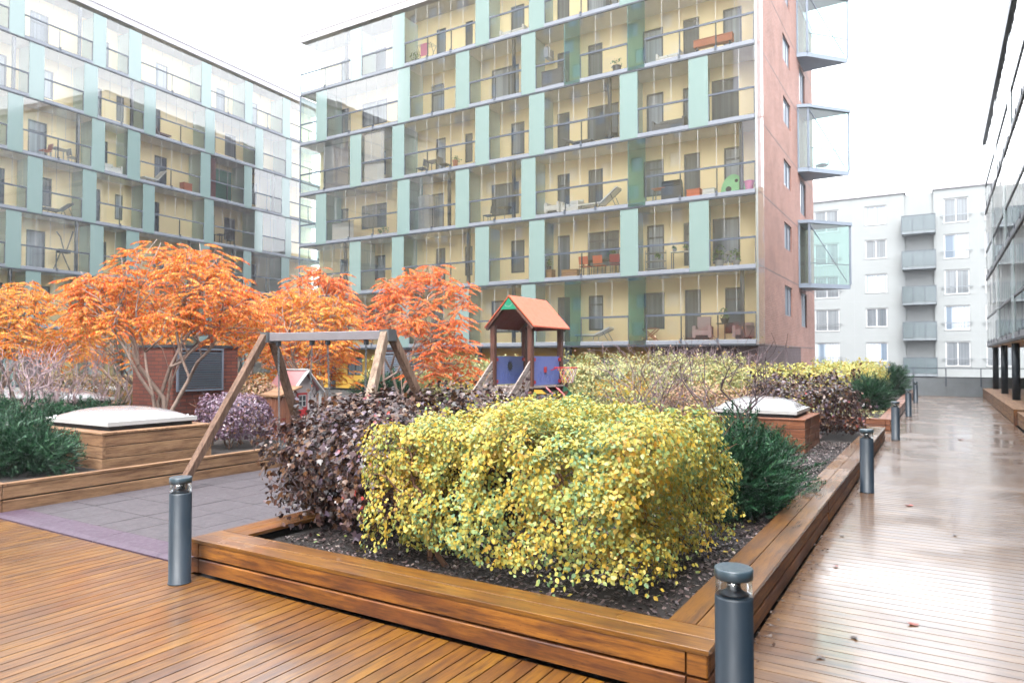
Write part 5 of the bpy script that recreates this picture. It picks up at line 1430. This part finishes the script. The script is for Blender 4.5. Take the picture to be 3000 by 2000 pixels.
# fourth row
sofa('grey wicker sofa on the fourth balcony row near the corner', RB, bx(-9.85), .7, Z(4), 1.25, M['wicker'], M['wicker'])
lounger('dark wicker lounger on the fourth balcony row', RB, bx(-14.3), .8, Z(4), H, M['wicker'], M['dark'], 1.5, .3)
chair('dark wicker chair right of the dark lounger', RB, bx(-12.6), .7, Z(4), .3, M['wicker'], M['dark'], .52)
table('dark oval balcony table on the left of the fourth row', RB, bx(-22.85), .8, Z(4), .8, .6, .72, M['wicker'], M['dark'])
chair('grey chair left of the dark oval table', RB, bx(-23.6), .75, Z(4), -H / 2, M['wicker'], M['dark'], .5)
chair('grey chair right of the dark oval table', RB, bx(-22.1), .75, Z(4), H / 2, M['wicker'], M['dark'], .5)
potted('red topped plant right of the grey chairs', RB, bx(-21.3), .6, Z(4), .14, .5, .3, M['terracotta'], 311, 50)
drape('white vertical blind half drawn behind the glass of the fourth row', RB, bx(-27.2), bx(-25.75), .14, Z(4), Z(4) + 2.68, M['cushion_white'])
drape('beige vertical blind drawn at the left corner of the fourth row', RB, bx(-30.9), bx(-28.9), .6, Z(4), Z(4) + 2.68, M['house_white'])
# fifth and sixth row
crate('grey rattan cabinet with a pine top on the fifth balcony row', RB, bx(-15.5), .6, Z(5), 1.1, .5, .9, M['wicker'], 3)
potted('thin plant in a grey tub on the fifth balcony row', RB, bx(-12.25), .5, Z(5), .2, .4, .5, M['anthracite'], 312, 40)
crate('long terracotta flower box on the fifth row near the corner', RB, bx(-7.85), .3, Z(5) + .25, 1.6, .3, .32, M['terracotta'], 1, 'flower_box', 'flower box')
MB().box(-.7, -.66, -.12, .12, -.25, .0).box(.66, .7, -.12, .12, -.25, 0).build('stand', M['dark'], bpy.data.objects['flower_box'])
sofa('white cushioned sofa on the fifth balcony row', RB, bx(-9.9), .9, Z(5), .9, M['cushion_white'], M['cushion_white'])
t = put('cooling_unit', 'white cooling unit hung on the partition of the fifth row', 'cooling unit', RB, bx(-15.95), .9, Z(5) + 1.7)
MB().board(-.12, .12, -.3, .3, 0, .5, .02, 'y').build('casing', M['white'], t)
MB().board(.121, .135, -.2, .2, .08, .42, .01, 'y').build('grille', M['fascia'], t)
t = put('drying_rack', 'drying rack with a pink towel on the top balcony row', 'drying rack', RB, bx(-23.2), .6, Z(6))
p = MB()
for sx in (-.45, .45): p.tube([(sx, -.25, 0), (sx, .25, .95)], .012, 6).tube([(sx, .25, 0), (sx, -.25, .95)], .012, 6)
for i in range(6): p.tube([(-.45, -.25 + .1 * i, .95), (.45, -.25 + .1 * i, .95)], .008, 6)
p.build('frame', M['steel'], t)
MB().box(-.2, .25, -.27, -.258, .3, .96).box(-.2, .25, -.2575, -.06, .962, .972).build('pink_towel', M['pink_cloth'], t)
potted('plant left of the pink towel on the top balcony row', RB, bx(-24.0), .6, Z(6), .16, .3, .6, M['white'], 313)
sofa('white sofa on the top balcony row', RB, bx(-17.8), .8, Z(6), 1.2, M['cushion_white'], M['cushion_white'])
# left building
ZA = lambda k: alev[k - 1] + .002
table('white balcony table on the left building beside two chairs', RA, 3.3, .7, ZA(5), .8, .6, .72, M['white'], M['white'])
chair('wooden chair left of the white table on the left building', RA, 2.55, .7, ZA(5), -H / 2, M['terracotta'], M['white'])
chair('white chair right of the white table on the left building', RA, 4.05, .7, ZA(5), H / 2, M['white'], M['white'])
t = put('exercise_frame', 'black exercise frame with bent bars on a low balcony of the left building', 'exercise frame', RA, 3.55, .7, ZA(3) - .6)
MB().tube([(-.5, 0, .6), (-.05, .1, 1.7), (.1, .1, 1.85), (-.1, .05, 2.5), (-.35, .0, 2.75)], .03, 8).tube([(.05, .1, 1.75), (.3, .1, 1.9), (.55, 0, 2.9)], .03, 8).build('bent_bar', M['black'], t)
MB().box(-.25, .35, -.15, .2, 1.62, 1.82).build('weight_block', M['black'], t)
MB().tube([(-.6, -.3, .62), (-.5, 0, .62), (-.6, .4, .62)], .03, 8).tube([(.0, .1, 1.7), (.5, .1, .62)], .03, 8).build('base', M['black'], t)
drape('brown curtain inside a dark balcony of the left building', RA, 12.75, 13.4, .3, ZA(5), ZA(5) + 2.7, M['brown_cloth'], 'balcony_curtain', 'curtain')
drape('dark green curtain beside the brown one on the left building', RA, 13.5, 14.9, .5, ZA(5), ZA(5) + 2.1, M['green_cloth'], 'balcony_curtain', 'curtain')
sofa('white bench on a narrow balcony of the left building', RA, 6.1, .7, ZA(5), 1.1, M['cushion_white'], M['cushion_white'])
lounger('white deck chair on the left building above the big sumac', RA, 9.0, .7, ZA(5), 0, M['cushion_white'], M['steel'], 1.5, .7)
crate('terracotta chest at the right end of a balcony on the left building', RA, 11.3, .6, ZA(5), .6, .45, .6, M['terracotta'], 2)
lounger('striped garden swing leaning on an upper balcony of the left building' if False else 'dark folded deck chair on an upper balcony of the left building', RA, 9.3, .7, ZA(6), H, M['brown_cloth'], M['white'], 1.5, .9)
lounger('grey deck chair on a balcony of the left building near the left edge', RA, 3.2, .7, ZA(4), 0, M['wicker'], M['dark'], 1.5, .5)
table('small dark table on the right balconies of the left building', RA, 14.2, .7, ZA(4), .7, .6, .7, M['wicker'], M['dark'])
chair('dark chair beside the small dark table of the left building', RA, 15.0, .7, ZA(4), H / 2, M['wicker'], M['dark'])
# white block and bay balconies
crate('dark box on the third balcony of the white block', RC, X(-2.2), -.7, 12.35 - 6 + zc + .052, .6, .5, .9, M['black'], 3)
crate('dark box on the fourth balcony of the white block', RC, X(-2.2), -.7, 12.35 - 9 + zc + .052, .6, .5, .7, M['black'], 3)
potted('plant on the second balcony of the white block', RC, X(-2.3), -.7, 12.35 - 3 + zc + .052, .16, .3, .8, M['black'], 314)
crate('purple grey box on the lowest balcony of the white block', RC, X(-2.15), -.7, 12.35 - 12 + zc + .052, .6, .5, 1.0, M['leaf_plum'] if False else M['mauve_cloth'], 3)
t = put('wire_chair', 'round wire chair inside the middle glass bay', 'chair', RB, BL + .95, 11.35, lev[3] + .102)
p = MB()
for i in range(12):
    a = 2 * math.pi * i / 12
    p.tube([(.34 * math.cos(a) * k_, .34 * math.sin(a) * k_, z_) for k_, z_ in ((.5, 0), (1, .35), (1.05, .6 + .35 * max(0, math.sin(a))))], .012, 5)
p.build('basket_frame', M['steel'], t)
MB().lathe([(.26, .3), (.3, .34), (.3, .38), (.2, .42)], 18).build('seat_cushion', M['wicker'], t)
# ------------------------------------------------------------------ haze added over the buildings
nt = NT('added haze')
pv = nt.n('ShaderNodeVolumePrincipled'); pv.inputs['Color'].default_value = (.93, .97, 1, 1); pv.inputs['Density'].default_value = .0008; pv.inputs['Anisotropy'].default_value = .2
nt.l(pv.outputs[0], nt.out.inputs['Volume'])
tag(MB().box(-150, 150, -150, 150, -4.1, 54).build('haze', nt.m), kind='stuff')  # added volume that pales the far buildings and lifts their dark parts
# ------------------------------------------------------------------ camera, sky, sun
cam = bpy.data.cameras.new('camera'); co = bpy.data.objects.new('camera', cam); COL.objects.link(co)
cam.sensor_width = 36; cam.lens = 24.6; cam.clip_end = 2000; cam.clip_start = .05
co.location = (0, 0, 1.7); co.rotation_euler = (rad(90 + 1.4), 0, rad(31.4))
cam.dof.use_dof = True; cam.dof.focus_distance = 5.6; cam.dof.aperture_fstop = 3.2
S.camera = co

w = bpy.data.worlds.new('World'); S.world = w; w.use_nodes = True
nt = w.node_tree; bg = nt.nodes['Background']
sky = nt.nodes.new('ShaderNodeTexSky'); sky.sky_type = 'NISHITA'; sky.sun_disc = False
SUN_EL, SUN_AZ = rad(58), rad(165)
sky.sun_elevation = SUN_EL; sky.sun_rotation = SUN_AZ; sky.air_density = 1; sky.dust_density = 6; sky.ozone_density = 1
hs = nt.nodes.new('ShaderNodeHueSaturation'); hs.inputs['Saturation'].default_value = .1; hs.inputs['Value'].default_value = 1
mxs = nt.nodes.new('ShaderNodeMix'); mxs.data_type = 'RGBA'; mxs.inputs[0].default_value = .62; mxs.inputs[7].default_value = (4.35, 4.6, 4.95, 1)   # even cloud layer over the clear sky
nt.links.new(sky.outputs[0], hs.inputs['Color']); nt.links.new(hs.outputs[0], mxs.inputs[6]); nt.links.new(mxs.outputs[2], bg.inputs[0])
bg.inputs[1].default_value = .15
sun = bpy.data.lights.new('sun', 'SUN'); so = bpy.data.objects.new('sun', sun); COL.objects.link(so)
sun.energy = .6; sun.angle = rad(25); sun.color = (1, .97, .93)
dv = Vector((math.sin(SUN_AZ) * math.cos(SUN_EL), math.cos(SUN_AZ) * math.cos(SUN_EL), math.sin(SUN_EL)))
so.rotation_euler = dv.to_track_quat('Z', 'Y').to_euler()
S.view_settings.view_transform = 'Standard'; S.view_settings.look = 'None'; S.view_settings.gamma = 1
S.view_settings.exposure = 3.12
S.cycles.max_bounces = 10; S.cycles.transparent_max_bounces = 24; S.cycles.diffuse_bounces = 4; S.cycles.glossy_bounces = 4
S.cycles.use_denoising = True; S.cycles.sample_clamp_indirect = 6
S.cycles.caustics_reflective = False; S.cycles.caustics_refractive = False
